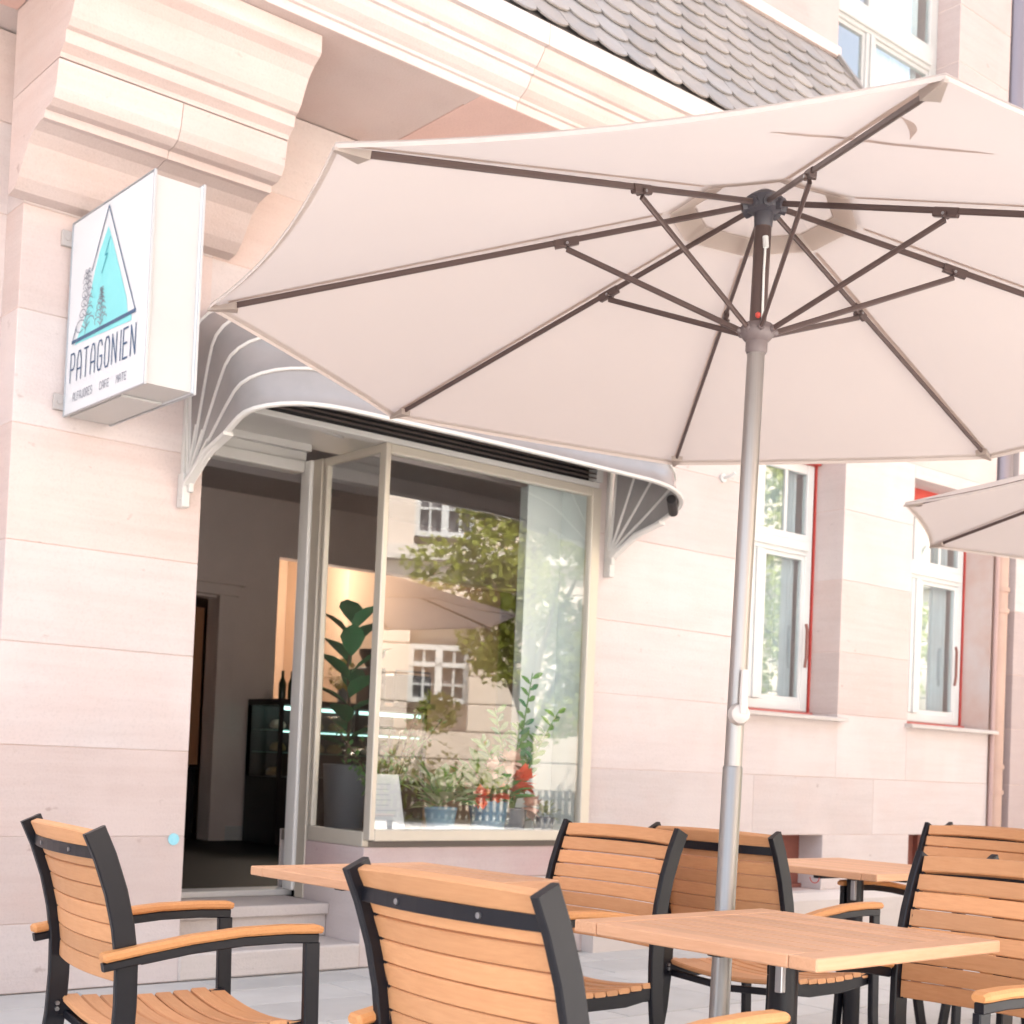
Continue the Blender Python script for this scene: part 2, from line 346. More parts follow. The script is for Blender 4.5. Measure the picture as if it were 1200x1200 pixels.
def wall(X0, X1, courses, openings, y0=F, y1=F+.25, ml=.9, seed=1, mats=(STONE, STONE, STONE2)):
    rnd = random.Random(seed)
    for k, (z0, z1) in enumerate(zip(courses[:-1], courses[1:])):
        cuts = sorted({z0, z1, *[z for o in openings for z in (o[2], o[3]) if z0+.03 < z < z1-.03]})
        # x spans
        xs = sorted({X0, X1, *[x for o in openings if o[2] < z1-.02 and o[3] > z0+.02 for x in (o[0], o[1])]})
        for xa, xb in zip(xs[:-1], xs[1:]):
            ops = [o for o in openings if o[0] < (xa+xb)/2 < o[1] and o[2] < z1-.02 and o[3] > z0+.02]
            strips = []
            if not ops: strips = [(z0, z1)]
            else:
                o = ops[0]
                if o[2] > z0+.02: strips.append((z0, o[2]))
                if o[3] < z1-.02: strips.append((o[3], z1))
            ol = any(abs(o[1]-xa) < 1e-6 and not ops for o in openings if o[2] < z1-.02 and o[3] > z0+.02) or xa == X0
            orr = any(abs(o[0]-xb) < 1e-6 and not ops for o in openings if o[2] < z1-.02 and o[3] > z0+.02) or xb == X1
            for (za, zb) in strips:
                n = max(1, round((xb-xa)/ml)); e = [xa]
                if n > 1:
                    off = (.28 if k % 2 else 0)
                    for i in range(1, n): e.append(xa+(xb-xa)*(i+(off if k % 2 else -off/2)+rnd.uniform(-.08, .08))/n)
                e.append(xb)
                for i in range(len(e)-1):
                    stone(e[i], e[i+1], za, zb, y0, y1, mats[rnd.randrange(len(mats))], open_l=(i == 0 and ol), open_r=(i == len(e)-2 and orr),
                          open_b=bool(ops) and za != z0, open_t=bool(ops) and zb != z1)
                mort.box(xa+(.001 if ol else -.0), xb-(.001 if orr else 0), y0+.0035, y1-.002, za+(.001 if bool(ops) and za != z0 else 0), zb-(.001 if bool(ops) and zb != z1 else 0))
courses = [0, .30, .68, 1.08, 1.53, 1.97, 2.48, 2.98, 3.44, 3.85, 4.26]
# the pilaster left of the door (one block wide), then the wall above and right of the shop front
wall(2.14, 3.05, courses[:9], [], ml=1.4, seed=3)
ops = [(3.05, 5.63, 0, 2.90), (6.9, 8.02, 1.50, 3.44), (8.86, 9.97, 1.50, 3.34), (7.12, 7.90, .28, .68), (8.93, 9.70, .28, .68)]
wall(3.05, 9.98, courses, ops, seed=5, ml=1.35)
wall(2.14, 3.05, [3.44, 3.85, 4.26], [], seed=9)
wall(.9, 2.14, [0, .5, 1.0, 1.53, 1.97, 2.48, 2.98, 3.44, 3.85, 4.26], [], y0=F+.2, y1=F+.45, seed=11)
# upper wall right of the bay
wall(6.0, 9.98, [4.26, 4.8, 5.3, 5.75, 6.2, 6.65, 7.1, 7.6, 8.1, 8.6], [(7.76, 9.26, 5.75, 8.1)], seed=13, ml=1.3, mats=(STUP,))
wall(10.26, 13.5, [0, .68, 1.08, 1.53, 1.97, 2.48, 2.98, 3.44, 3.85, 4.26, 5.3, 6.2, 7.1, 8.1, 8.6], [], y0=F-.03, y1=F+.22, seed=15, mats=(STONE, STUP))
P('mortar', mort, MORTAR)
# plain mass of the building above and beyond what the photo shows
core = MB(); core.box(-14, .9, 5.9, 6.5, 0, 11).box(.9, 6.0, F, 6.5, 4.27, 11).box(6.0, 13.5, F, 6.5, 8.6, 11).box(13.5, 26, 5.9, 6.5, 0, 11).box(9.98, 10.26, F+.14, 6.5, 0, 8.6)
core.box(-14, 26, 6.5, 18, 10.6, 11).box(-14, 26, 17.6, 18, 0, 10.6).box(-14, -13.7, 6.5, 17.6, 0, 10.6).box(25.7, 26, 6.5, 17.6, 0, 10.6)
P('upper_wall', core, STONE)
# rough base ledge
P('base_ledge', MB().prism([(5.9, 0), (5.9, .24), (5.95, .29), (5.999, .30), (5.999, 0)], 5.64, 9.96), STEP)
# cellar windows
for x0, x1 in ((7.12, 7.90), (8.93, 9.70)):
    P('cellar_window', MB().box(x0, x1, 6.2, 6.24, .28, .68).box(x0+.0, x0+.06, 6.16, 6.2, .28, .68).box(x0+.36, x0+.42, 6.16, 6.2, .28, .68).box(x0+.36, x1, 6.17, 6.2, .28, .33), mat('rust_frame', (.22, .07, .05), .7, noise=.4))

# windows on the right: frame, sashes, panes
def window(x0, x1, z0, z1, yf, mid, trans, wf=.07, curtain=True, liner=True, mull=True):
    wdw = link('window', None, B); wdw.location = (x0-6, 0, z0)
    W_, Hh = x1-x0, z1-z0; y = yf-6
    def q(n, mb, m_): o = link(n, mb.mesh(n, m_), wdw); return o
    if liner:
        q('liner', MB().box(0, .022, y+.01, y+.03, 0, Hh).box(W_-.016, W_, y-.003, y+.03, 0, Hh).box(.022, W_-.022, y-.05, y+.03, Hh-.13, Hh), RED)
        q('liner', MB().box(.022, W_-.022, y-.05, y+.03, 0, .035), REDP)
    l = .03 if liner else 0
    a, b = l, W_-l; c, d = (.04 if liner else 0), Hh-(.13 if liner else 0)
    tz0, tz1 = trans
    f = MB().box(a, a+wf, y, y+.05, c, d, .004).box(b-wf, b, y, y+.05, c, d, .004).box(a+wf, b-wf, y+.002, y+.05, c, c+wf, .004).box(a+wf, b-wf, y+.002, y+.05, d-wf, d, .004)
    f.box(a+wf, b-wf, y-.012, y+.05, tz0-z0, tz1-z0, .006).box(a+wf, b-wf, y-.03, y-.012, tz0-z0+.03, tz1-z0-.05, .006)
    q('frame', f, WHITE)
    m0, m1 = mid[0]-x0, mid[1]-x0
    q('stile', MB().box(m0, m1, y-.008, y+.05, c+wf, tz0-z0, .004).box(m0+.04, m1-.04, y-.022, y-.008, c+wf, tz0-z0, .004), WHITE)
    q('stile', MB().box(m0+.02, m1-.02, y-.002, y+.05, tz1-z0, d-wf, .004), WHITE)
    for (xa, xb) in ((a+wf, m0), (m1, b-wf)):
        s_ = .028
        q('sash', MB().box(xa, xa+s_, y+.008, y+.045, c+wf, tz0-z0).box(xb-s_, xb, y+.008, y+.045, c+wf, tz0-z0).box(xa+s_, xb-s_, y+.008, y+.045, c+wf, c+wf+s_).box(xa+s_, xb-s_, y+.008, y+.045, tz0-z0-s_, tz0-z0), WHITE)
        q('pane', MB().box(xa+s_, xb-s_, y+.022, y+.026, c+wf+s_, tz0-z0-s_), GLASS2)
        if mull:
            mm = (xa+xb)/2; q('glazing_bar', MB().box(mm-.014, mm+.014, y+.012, y+.04, tz1-z0, d-wf), WHITE)
            q('pane', MB().box(xa, mm-.014, y+.022, y+.026, tz1-z0, d-wf), GLASS2); q('pane', MB().box(mm+.014, xb, y+.022, y+.026, tz1-z0, d-wf), GLASS2)
        else: q('pane', MB().box(xa, xb, y+.022, y+.026, tz1-z0, d-wf), GLASS2)
    if curtain:
        cb = MB(); n = 26; pts = []
        for i in range(n+1): pts.append((m1+.02+(b-wf-m1)*.9*i/n, y+.10+.02*math.sin(i*1.9), 0))
        for i in range(n): cb.add([(pts[i][0], pts[i][1], c), (pts[i+1][0], pts[i+1][1], c), (pts[i+1][0], pts[i+1][1], d), (pts[i][0], pts[i][1], d)], [(0, 1, 2, 3)])
        q('curtain', cb, CURT)
    bx = MB(); bx.box(-.2, W_+.2, y+.9, y+.92, -.3, Hh+.2).box(-.2, W_+.2, y+.06, y+.9, Hh+.2, Hh+.22).box(-.2, W_+.2, y+.06, y+.9, -.32, -.3).box(-.22, -.2, y+.06, y+.92, -.3, Hh+.2).box(W_+.2, W_+.22, y+.06, y+.92, -.3, Hh+.2)
    q('room_shell', bx, INW)
    return wdw
for x0, x1, m0, m1, zt in ((6.90, 8.02, 7.33, 7.47, 3.44), (8.86, 9.97, 9.23, 9.37, 3.34)):
    wd = window(x0, x1, 1.50, zt, F+.25, (m0, m1), (2.65, 2.80))
    link('handle', MB().tube([(m1-x0+.42, .2, .35), (m1-x0+.42, .19, .42), (m1-x0+.42, .19, .62), (m1-x0+.42, .2, .66)], .012, 6).mesh('handle', HAND, True), wd)
    P('window_sill', MB().prism([(5.93, 1.475), (5.93, 1.495), (5.945, 1.503), (6.26, 1.515), (6.26, 1.475)], x0-.03, x1+.04), mat('sill_stone', (.55, .49, .45), .8, noise=.3))
WHITE_ = WHITE; WHITE = mat('dimmed_white_paint', (.43, .42, .405), .5, noise=.2, nscale=4)  # upper window's white darkened in colour to offset the stronger light there
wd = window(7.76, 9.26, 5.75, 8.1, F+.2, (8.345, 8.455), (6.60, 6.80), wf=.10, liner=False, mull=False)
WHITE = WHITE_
# ---------------------------------------------------------------- bay above: soffit, corbel, cornice, roof
xs = [.9, 2.07, 3.98, 5.6, 7.72]
for i in range(4):
    P('soffit_slab', MB().box(xs[i]+.002, xs[i+1]-.002, 5.168, F-.001, 4.262, 4.40, .002), (STONE3, STONE2, STONE3, STONE3)[i])
low = [(6.0, 3.45), (5.93, 3.46), (5.88, 3.50), (5.84, 3.55), (5.79, 3.615), (5.73, 3.652), (5.66, 3.668), (5.625, 3.668), (5.615, 3.70), (5.57, 3.702), (5.53, 3.72), (5.508, 3.76), (5.50, 3.81), (5.492, 3.868), (6.0, 3.868)]
up = [(6.0, 3.872), (5.485, 3.872), (5.478, 3.89), (5.455, 3.905), (5.438, 3.915), (5.432, 3.965), (5.41, 3.972), (5.385, 4.0), (5.36, 4.05), (5.33, 4.10), (5.29, 4.14), (5.245, 4.165), (5.232, 4.18), (5.232, 4.258), (6.0, 4.258)]
cb = link('corbel', None, B); cb.location = (-6, -6, 0)
for prof, cuts in ((low, (2.07, 2.62, 3.135)), (up, (2.07, 3.135))):
    for a, b in zip(cuts[:-1], cuts[1:]):
        P('corbel_stone', MB().prism(prof, a+(.0015 if a > 2.1 else 0), b-(.0015 if b < 3.1 else 0)), STONE2, par=cb)
corn = [(5.30, 4.263), (5.165, 4.263), (5.16, 4.30), (5.145, 4.303), (5.14, 4.315), (5.12, 4.325), (5.09, 4.345), (5.068, 4.375), (5.062, 4.395), (5.045, 4.398), (5.042, 4.425), (5.022, 4.43), (5.00, 4.45), (4.975, 4.485), (4.968, 4.50), (4.94, 4.502), (4.935, 4.60), (4.95, 4.612), (5.30, 4.63)]
cx = [.9, 2.4, 4.2, 6.1, 7.72]
for i in range(4): P('cornice_stone', MB().prism(corn, cx[i]+.0015, cx[i+1]-.0015), (STONE2, STONE, STONE2, STONE)[i])
P('bay_wall', MB().prism([(5.301, 4.405), (5.301, 4.62), (F-.001, 4.62), (F-.001, 4.405)], .9, 7.70), STONE)
roof = link('roof', None, B); roof.location = (-6, -6, 0)
P('roof_deck', MB().prism([(5.0, 4.632), (5.02, 4.66), (5.99, 6.08), (5.99, 4.64)], .9, 7.70), SLATE, par=roof)
ed = Vector((0, 5.99-4.99, 6.10-4.63)); sl_len = ed.length; ed.normalize(); en = Vector((0, -ed.z, ed.y))
sw, sh = .205, .185
sb = MB()  # one slate: local x across, y up-slope, z normal
out = [(0, sh*1.45), (0, sh*.55)]
for i in range(7):
    a = PI+PI*i/6; out.append((sw/2+sw/2*math.cos(a), sh*.42+sh*.42*math.sin(a)))
out += [(sw, sh*.55), (sw, sh*1.45)]
n = len(out); sb.add([(x+.0, y, -.001) for x, y in out]+[(x, y, .008) for x, y in out], [tuple(range(n)), tuple(range(n, 2*n))]+[(i, (i+1) % n, n+(i+1) % n, n+i) for i in range(n)])
sm = [sb.mesh('slate', SLATE), sb.mesh('slate', SLATE2)]
tilt = Matrix((Vector((1, 0, 0)), ed, en)).transposed().to_4x4()
rows = int(sl_len/sh)
cnt = 0
for r in range(rows):
    nx = 0; x = 7.72-sw*(1 if r % 2 else .5)
    while x > 3.9+r*.19 and cnt < 298:
        brown = random.random() < min(.9, max(.05, (x-4.9)/2.2+.1))
        o = link('slate', sm[1 if brown else 0], roof)
        t = tilt.copy(); lift = Matrix.Rotation(math.radians(-4.0)+random.uniform(-.008, .008), 4, 'X')
        t = Matrix.Translation(Vector((x, 4.985, 4.635))+ed*(r*sh)+en*.016) @ t @ lift @ Matrix.Rotation(random.uniform(-.02, .02), 4, 'Z')
        o.matrix_local = t; x -= sw-.002; cnt += 1
P('verge_strip', MB().hexa([(7.69, 4.97, 4.63), (7.725, 4.97, 4.63), (7.725, 5.99, 6.14), (7.69, 5.99, 6.14), (7.69, 4.96, 4.645), (7.725, 4.96, 4.645), (7.725, 5.975, 6.16), (7.69, 5.975, 6.16)]), SLATE2, par=roof)
P('flashing', MB().box(3.9, 7.72, 5.94, 5.998, 6.09, 6.16), STONE2, par=roof)
# ---------------------------------------------------------------- recess: soffit, steps, plinth, door post
P('stone_block', MB().box(4.07, 5.63, 6.0, 6.62, .45, .62, .004), GRANITE)
P('stone_block', MB().box(4.07, 5.63, 6.001, 6.62, .0, .447, .004), STONE)
P('stone_block', MB().box(4.07, 4.12, 6.622, 6.66, 0.45, .62, .003), GRANITE)
P('stone_block', MB().box(4.07, 4.12, 6.622, 6.66, 0, .447, .003), STONE)
P('step', MB().box(3.05, 4.068, 5.99, 6.40, 0, .125, .008), STEP)
P('step', MB().box(3.05, 4.068, 6.325, 6.80, .126, .30, .006).box(3.05, 4.068, 6.30, 6.324, .245, .302, .004), STEP)
P('threshold', MB().box(3.05, 4.10, 6.74, 6.90, .301, .335, .004), ALU_W)
P('recess_wall', MB().box(3.04, 3.052, 6.252, 6.8, .0, 2.9), STONE2)
P('recess_ceiling', MB().box(3.05, 4.4, 6.05, 6.80, 2.83, 2.86), ALU_W)
P('recess_ceiling_trim', MB().box(3.35, 3.39, 6.08, 6.78, 2.805, 2.829).box(3.06, 4.07, 6.70, 6.745, 2.79, 2.829), ALU_W)
pipe = MB().tube([(3.35, 6.3, 2.80), (3.6, 6.25, 2.815), (4.05, 6.35, 2.81)], .008, 6); P('conduit', pipe, ALU_W, True)
# header: grille box over the shop front
P('header_fascia', MB().box(3.05, 5.60, 5.955, 6.05, 2.735, 2.765, .003).box(3.05, 5.60, 6.03, 6.05, 2.765, 2.90).box(5.55, 5.60, 5.93, 6.03, 2.766, 2.90), ALU_W)
gr = link('ventilation_grille', None, B); gr.location = (-6, -6, 0)
P('grille_back', MB().box(3.06, 5.55, 6.0, 6.028, 2.766, 2.90), BLACK, par=gr)
for i in range(5): P('grille_slat', MB().hexa([(3.06, 5.93, 2.777+i*.025), (5.549, 5.93, 2.777+i*.025), (5.549, 5.995, 2.792+i*.025), (3.06, 5.995, 2.792+i*.025), (3.06, 5.93, 2.785+i*.025), (5.549, 5.93, 2.785+i*.025), (5.549, 5.995, 2.797+i*.025), (3.06, 5.995, 2.797+i*.025)]), mat('slat_bronze', (.13, .10, .09), .5, .4) if i == 0 else bpy.data.materials['slat_bronze'], par=gr)
# shop window
sw_ = link('shop_window', None, B); sw_.location = (-6, -6, 0)
P('frame', MB().box(4.072, 4.105, 5.958, 6.02, .66, 2.734, .004), CREAM, par=sw_)
P('frame', MB().box(5.555, 5.625, 5.96, 6.02, .66, 2.734, .004), CREAM, par=sw_)
P('frame', MB().box(4.105, 5.555, 5.962, 6.02, 2.685, 2.734, .004), CREAM, par=sw_)
P('frame', MB().box(4.105, 5.555, 5.958, 6.03, .655, .715, .004), CREAM, par=sw_)
P('pane', MB().add([(4.105, 5.985, .715), (5.555, 5.985, .715), (5.555, 5.985, 2.685), (4.105, 5.985, 2.685)], [(0, 1, 2, 3)]), GLASS, par=sw_)
P('frame', MB().box(4.07, 4.11, 6.02, 6.56, .622, .70, .003).box(4.075, 4.10, 6.02, 6.56, 2.69, 2.733, .003).box(4.075, 4.11, 6.53, 6.56, .70, 2.69, .003), CREAM, par=sw_)
P('pane', MB().add([(4.09, 6.02, .70), (4.09, 6.53, .70), (4.09, 6.53, 2.69), (4.09, 6.02, 2.69)], [(0, 1, 2, 3)]), GLASS, par=sw_)
P('window_board', MB().box(4.11, 5.62, 6.03, 6.9, .60, .66), mat('board_grey', (.20, .17, .15), .6), par=sw_)
P('blind', MB().box(5.325, 5.598, 6.28, 6.292, .66, 2.83), SCREENM, par=sw_)
P('niche_wall', MB().box(5.60, 5.63, 6.03, 6.68, .66, 2.83), SCREENM, par=sw_)
dr = link('door_frame', None, B); dr.location = (-6, -6, 0)
P('jamb', MB().box(4.065, 4.105, 6.57, 6.66, .30, 2.735, .004), CREAM, par=dr)
P('jamb', MB().box(4.050, 4.10, 6.665, 6.735, .335, 2.735, .006).box(4.07, 4.10, 6.737, 6.80, .335, 2.70, .004), DOORW, par=dr)
P('jamb', MB().box(3.052, 3.10, 6.74, 6.83, .335, 2.70, .004), ALU_W, par=dr)
P('head', MB().box(3.05, 4.045, 6.72, 6.82, 2.67, 2.735, .005).box(3.05, 4.07, 6.75, 6.80, 2.736, 2.829), ALU_W, par=dr)
# ---------------------------------------------------------------- interior
it = MB()
P('interior_wall', MB().box(2.2, 2.25, 6.83, 10.6, .3, 3.32).box(9.4, 9.45, 6.5, 10.6, .3, 3.32), INW)
P('interior_wall', MB().box(2.25, 5.18, 10.6, 10.75, .33, 3.3).box(5.18, 5.58, 10.6, 10.75, 2.38, 3.3).box(5.58, 6.17, 10.6, 10.75, .33, 3.3).box(6.17, 9.4, 10.6, 10.75, 2.80, 3.3), INW)
P('interior_wall', MB().box(6.0, 6.02, 10.76, 12.8, .3, 3.3).box(6.0, 9.5, 12.8, 12.85, .3, 3.3).box(7.55, 9.5, 11.6, 12.79, .3, 3.3), INO)
P('interior_ceiling', MB().box(2.2, 9.45, 6.55, 12.85, 3.3, 3.34).box(2.3, 9.4, 9.0, 9.25, 3.12, 3.299), INC)
P('interior_floor', MB().box(2.2, 9.5, 6.81, 12.85, .27, .329), INF)
P('interior_wall', MB().box(5.64, 9.4, 6.30, 6.36, .3, 1.45).box(5.64, 6.65, 6.30, 6.36, 1.45, 3.3).box(4.12, 5.62, 6.91, 6.93, .33, .66).box(2.2, 9.4, 6.81, 6.83, 2.87, 3.3).box(2.2, 3.04, 6.81, 6.83, .3, 2.87), INW)
dw = link('inner_doorway', None, B); dw.location = (-6, -6, 0)
P('architrave', MB().box(5.58, 5.73, 10.54, 10.599, .33, 2.40).box(5.03, 5.18, 10.54, 10.599, .33, 2.40).box(5.0, 5.76, 10.52, 10.599, 2.401, 2.49).box(4.97, 5.80, 10.48, 10.599, 2.491, 2.53), INW, par=dw)
P('leaf', MB().box(5.2, 5.56, 10.77, 10.80, .96, 2.30), BDOOR, par=dw)
P('skirting', MB().box(5.74, 6.16, 10.57, 10.598, .33, .45), WHITE, par=dw)

# ================================================================== SIGN
sg = thing('hanging_sign', 'white box sign with turquoise triangle logo and PATAGONIEN lettering beside the corbel', 'sign', (2.355, 5.97, 2.54))
def Q(name, mb, m_, par, smooth=False): return link(name, mb.mesh(name, m_, smooth), par)
Q('box', MB().box(.012, .208, -.795, -.004, .004, .846), SIGNS, sg)
Q('face_panel', MB().box(.0, .0115, -.805, .0, 0, .855, .002), SIGNW, sg)
Q('face_panel', MB().box(.2085, .22, -.805, .0, 0, .855, .002), SIGNW, sg)
Q('drip_plate', MB().box(.02, .2, -.55, -.02, -.006, .003), SIGNS, sg)
for z in (.06, .79): Q('bracket', MB().box(-.045, .10, .007, .0285, z-.035, z+.035, .003).tube([(-.022, .0, z), (-.022, .012, z)], .012, 8), mat('bracket_grey', (.42, .38, .36), .5) if 'bracket_grey' not in bpy.data.materials else bpy.data.materials['bracket_grey'], sg)
def uv(u, v): return (-(.0015), -u, v-2.54)   # on the face that looks towards -x
def stroke(pts, w_, m_, name='print_line', par=sg, off=.0015, closed=False):
    mb = MB(); pts = [Vector(p) for p in pts]
    n_ = len(pts)
    for i in range(n_ if closed else n_-1):
        a, b = pts[i], pts[(i+1) % n_]; t = (b-a).normalized(); nn = Vector((-t.y, t.x))*w_/2; a = a-t*w_*.3; b = b+t*w_*.3
        q_ = [a+nn, b+nn, b-nn, a-nn]
        mb.add([(-off-.0002*i, -p.x, p.y-2.54) for p in q_], [(0, 1, 2, 3)])
    return Q(name, mb, m_, par)
for xx_ in (-.004, .212):
    Q('rim', MB().box(xx_, xx_+.012, -.811, -.8052, -.006, .861, .001).box(xx_, xx_+.012, .0002, .006, -.006, .861, .001).box(xx_, xx_+.012, -.805, .0, -.006, -.0004, .001).box(xx_, xx_+.012, -.805, .0, .8554, .861, .001), mat('sign_rim', (.42, .43, .45), .35, .5) if 'sign_rim' not in bpy.data.materials else bpy.data.materials['sign_rim'], sg)
lg = link('logo', None, sg)
Q('triangle_fill', MB().add([uv(u, v) for u, v in ((.383, 3.285), (.30, 3.19), (.262, 3.12), (.20, 2.965), (.085, 2.835), (.12, 2.838), (.66, 2.822), (.655, 2.85), (.62, 2.86), (.60, 2.93), (.50, 3.10), (.44, 3.20))], [tuple(range(12))]), TURQ, lg)
stroke([(.235, 3.13), (.382, 3.373), (.694, 2.856)], .007, NAVY, 'triangle_outline', lg, .003)
stroke([(.694, 2.856), (.058, 2.852)], .016, NAVY, 'triangle_outline', lg, .0036)
stroke([(.058, 2.852), (.095, 2.915)], .007, NAVY, 'triangle_outline', lg, .003)
stroke([(.41, 3.23), (.365, 3.165), (.39, 3.165), (.34, 3.095)], .008, TEAL, 'lightning_bolt', lg, .003)
def tree_line(u, v0, v1, hw, name):
    mb = MB(); rr = random.Random(int(u*100))
    def st(pts):
        pts = [Vector(p) for p in pts]
        for a, b in zip(pts[:-1], pts[1:]):
            if (b-a).length < 1e-5: continue
            t = (b-a).normalized(); nn = Vector((-t.y, t.x))*.0022
            mb.add([(-.0042, -p.x, p.y-2.54) for p in (a+nn, b+nn, b-nn, a-nn)], [(0, 1, 2, 3)])
    st([(u, v0), (u, v0+(v1-v0)*.35)])
    z = v0+(v1-v0)*.16
    while z < v1:
        k = hw*(1-.75*(z-v0)/(v1-v0))
        for s_ in (-1, 1):
            cx_ = u+s_*k*rr.uniform(.4, .75); r_ = k*rr.uniform(.35, .5)
            st([(cx_+r_*math.cos(a*PI/4)*1.2, z+r_*.7*math.sin(a*PI/4)) for a in range(0, 8 if rr.random() < .6 else 6)])
            st([(u, z-.02), (u+s_*k*.5, z)])
        z += k*.62
    Q(name, mb, GREYP, lg)
tree_line(.195, 2.862, 3.15, .095, 'tree_drawing'); tree_line(.352, 2.864, 3.035, .062, 'tree_drawing')
def text(body, u0, u1, v0, v1, m_, name, par, embolden=0):
    cu_ = bpy.data.curves.new(name, 'FONT'); cu_.body = body; cu_.size = 1; cu_.offset = embolden; cu_.space_character = 1.15
    to = bpy.data.objects.new(name, cu_); COL.objects.link(to)
    dg = bpy.context.evaluated_depsgraph_get(); me = bpy.data.meshes.new_from_object(to.evaluated_get(dg)); bpy.data.objects.remove(to)
    xs_ = [v.co.x for v in me.vertices]; ys_ = [v.co.y for v in me.vertices]
    a, b, c, d = min(xs_), max(xs_), min(ys_), max(ys_)
    for v in me.vertices:
        u = u0+(v.co.x-a)/(b-a)*(u1-u0); z = v0+(v.co.y-c)/(d-c)*(v1-v0); v.co = (-.0022, -u, z-2.54)
    me.materials.clear(); me.materials.append(m_); return link(name, me, par)
# tall condensed lettering, drawn as strokes
GL = {'P': [[(0, 0), (0, 1), (.75, 1), (1, .85), (1, .58), (.75, .44), (0, .44)]], 'A': [[(0, 0), (0, .7), (.3, 1), (.7, 1), (1, .7), (1, 0)], [(0, .38), (1, .38)]],
      'T': [[(0, 1), (1, 1)], [(.5, 1), (.5, 0)]], 'G': [[(1, .82), (.75, 1), (.25, 1), (0, .82), (0, .18), (.25, 0), (.75, 0), (1, .18), (1, .46), (.55, .46)]],
      'O': [[(.25, 0), (0, .18), (0, .82), (.25, 1), (.75, 1), (1, .82), (1, .18), (.75, 0), (.25, 0)]], 'N': [[(0, 0), (0, 1), (1, 0), (1, 1)]],
      'I': [[(.5, 0), (.5, 1)]], 'E': [[(1, 1), (0, 1), (0, 0), (1, 0)], [(0, .5), (.8, .5)]], 'L': [[(0, 1), (0, 0), (1, 0)]], 'F': [[(0, 0), (0, 1), (1, 1)], [(0, .5), (.8, .5)]],
      'J': [[(1, 1), (1, .18), (.75, 0), (.25, 0), (0, .18)]], 'R': [[(0, 0), (0, 1), (.75, 1), (1, .85), (1, .62), (.75, .48), (0, .48)], [(.5, .48), (1, 0)]],
      'S': [[(1, .84), (.75, 1), (.25, 1), (0, .84), (0, .62), (1, .40), (1, .16), (.75, 0), (.25, 0), (0, .16)]], 'C': [[(1, .82), (.75, 1), (.25, 1), (0, .82), (0, .18), (.25, 0), (.75, 0), (1, .18)]],
      'M': [[(0, 0), (0, 1), (.5, .5), (1, 1), (1, 0)]], ' ': []}
def lettering(word, u0, u1, v0, v1, w_, m_, name, fw=.7):
    mb = MB(); n_ = len(word); wid = [(.5 if ch == 'I' else .6 if ch == ' ' else 1) for ch in word]; tot = sum(wid); step = (u1-u0)/tot; u = u0
    for ch, k in zip(word, wid):
        lw = step*k*fw
        for pl in GL[ch]:
            pts = [Vector((u+p[0]*lw, v0+p[1]*(v1-v0))) for p in pl]
            for i, (a, b) in enumerate(zip(pts[:-1], pts[1:])):
                t = (b-a).normalized(); nn = Vector((-t.y, t.x))*w_/2; a2 = a-t*w_*.35; b2 = b+t*w_*.35
                mb.add([(-.0025-.00005*i, -p.x, p.y-2.54) for p in (a2+nn, b2+nn, b2-nn, a2-nn)], [(0, 1, 2, 3)])
        u += step*k
    return Q(name, mb, m_, sg)
lettering('PATAGONIEN', .052, .735, 2.676, 2.80, .0085, NAVY, 'lettering', .60)
lettering('ALFAJORES', .095, .305, 2.588, 2.622, .0042, GREYP, 'lettering', .66)
lettering('CAFE', .375, .475, 2.588, 2.62, .0042, GREYP, 'lettering', .66)
lettering('MATE', .54, .645, 2.586, 2.618, .0042, GREYP, 'lettering', .66)

# ================================================================== AWNING
aw = thing('basket_awning', 'smoky grey basket awning with pale ribs over the shop front', 'awning', (4.33, 5.95, 2.35))
hl = [(-1.37, 0), (-1.378, .16), (-1.386, .32), (-1.392, .46), (-1.392, .54)]
for i in range(1, 8):
    a = PI/2*i/8; hl.append((-1.392+.42*(1-math.cos(a)), .54+.215*math.sin(a)))
hl += [(-.972, .757), (-.6, .762), (-.3, .765)]
hoop = hl+[(0, .765)]+[(-x, v) for x, v in reversed(hl)]
def hp(u, v, el): return (u, -v*math.cos(el), v*math.sin(el))
els = [math.radians(a) for a in (89, 70, 53.5, 37, 23)]; kr_ = [1.2, 1.15, 1.08, 1.03, 1.0]
for i, el in enumerate(els):
    k = 1 if i == 4 else 1.008
    mb = MB(); pts = [hp(u*1.0, v*k*kr_[i], el) for u, v in hoop]
    mb.sweep(pts, brect(.018, .014, .003) if i < 4 else brect(.028, .018, .004), up=hp(0, -math.sin(0)+1e-3, el+PI/2) if False else (0, 0, 1))
    Q('rib', mb, ALU_W, aw, True)
    for s_ in (-1, 1):
        w0 = hp(-1.37*s_, 0.0, el)
        a, b = hp(-1.37*s_, .0, el), hp(-1.384*s_, .26, el)
        Q('arm', MB().sweep([a, b], brect(.012, .028, .003), up=(1, 0, 0)), ALU_W, aw)
for i in range(4):
    mb = MB(); n_ = 5; e0, e1 = els[i], els[i+1]; rows_ = []
    for j in range(n_+1):
        t = j/n_; e_ = e0+(e1-e0)*t; sag = (1-.03*math.sin(PI*t))*(kr_[i]*(1-t)+kr_[i+1]*t)
        rows_.append([hp(u, v*sag+.004, e_) for u, v in hoop])
    vs = [v for r_ in rows_ for v in r_]; m_ = len(hoop)
    mb.add(vs, [(j*m_+i_, j*m_+i_+1, (j+1)*m_+i_+1, (j+1)*m_+i_) for j in range(n_) for i_ in range(m_-1)])
    Q('vinyl_panel', mb, PVC, aw, True)
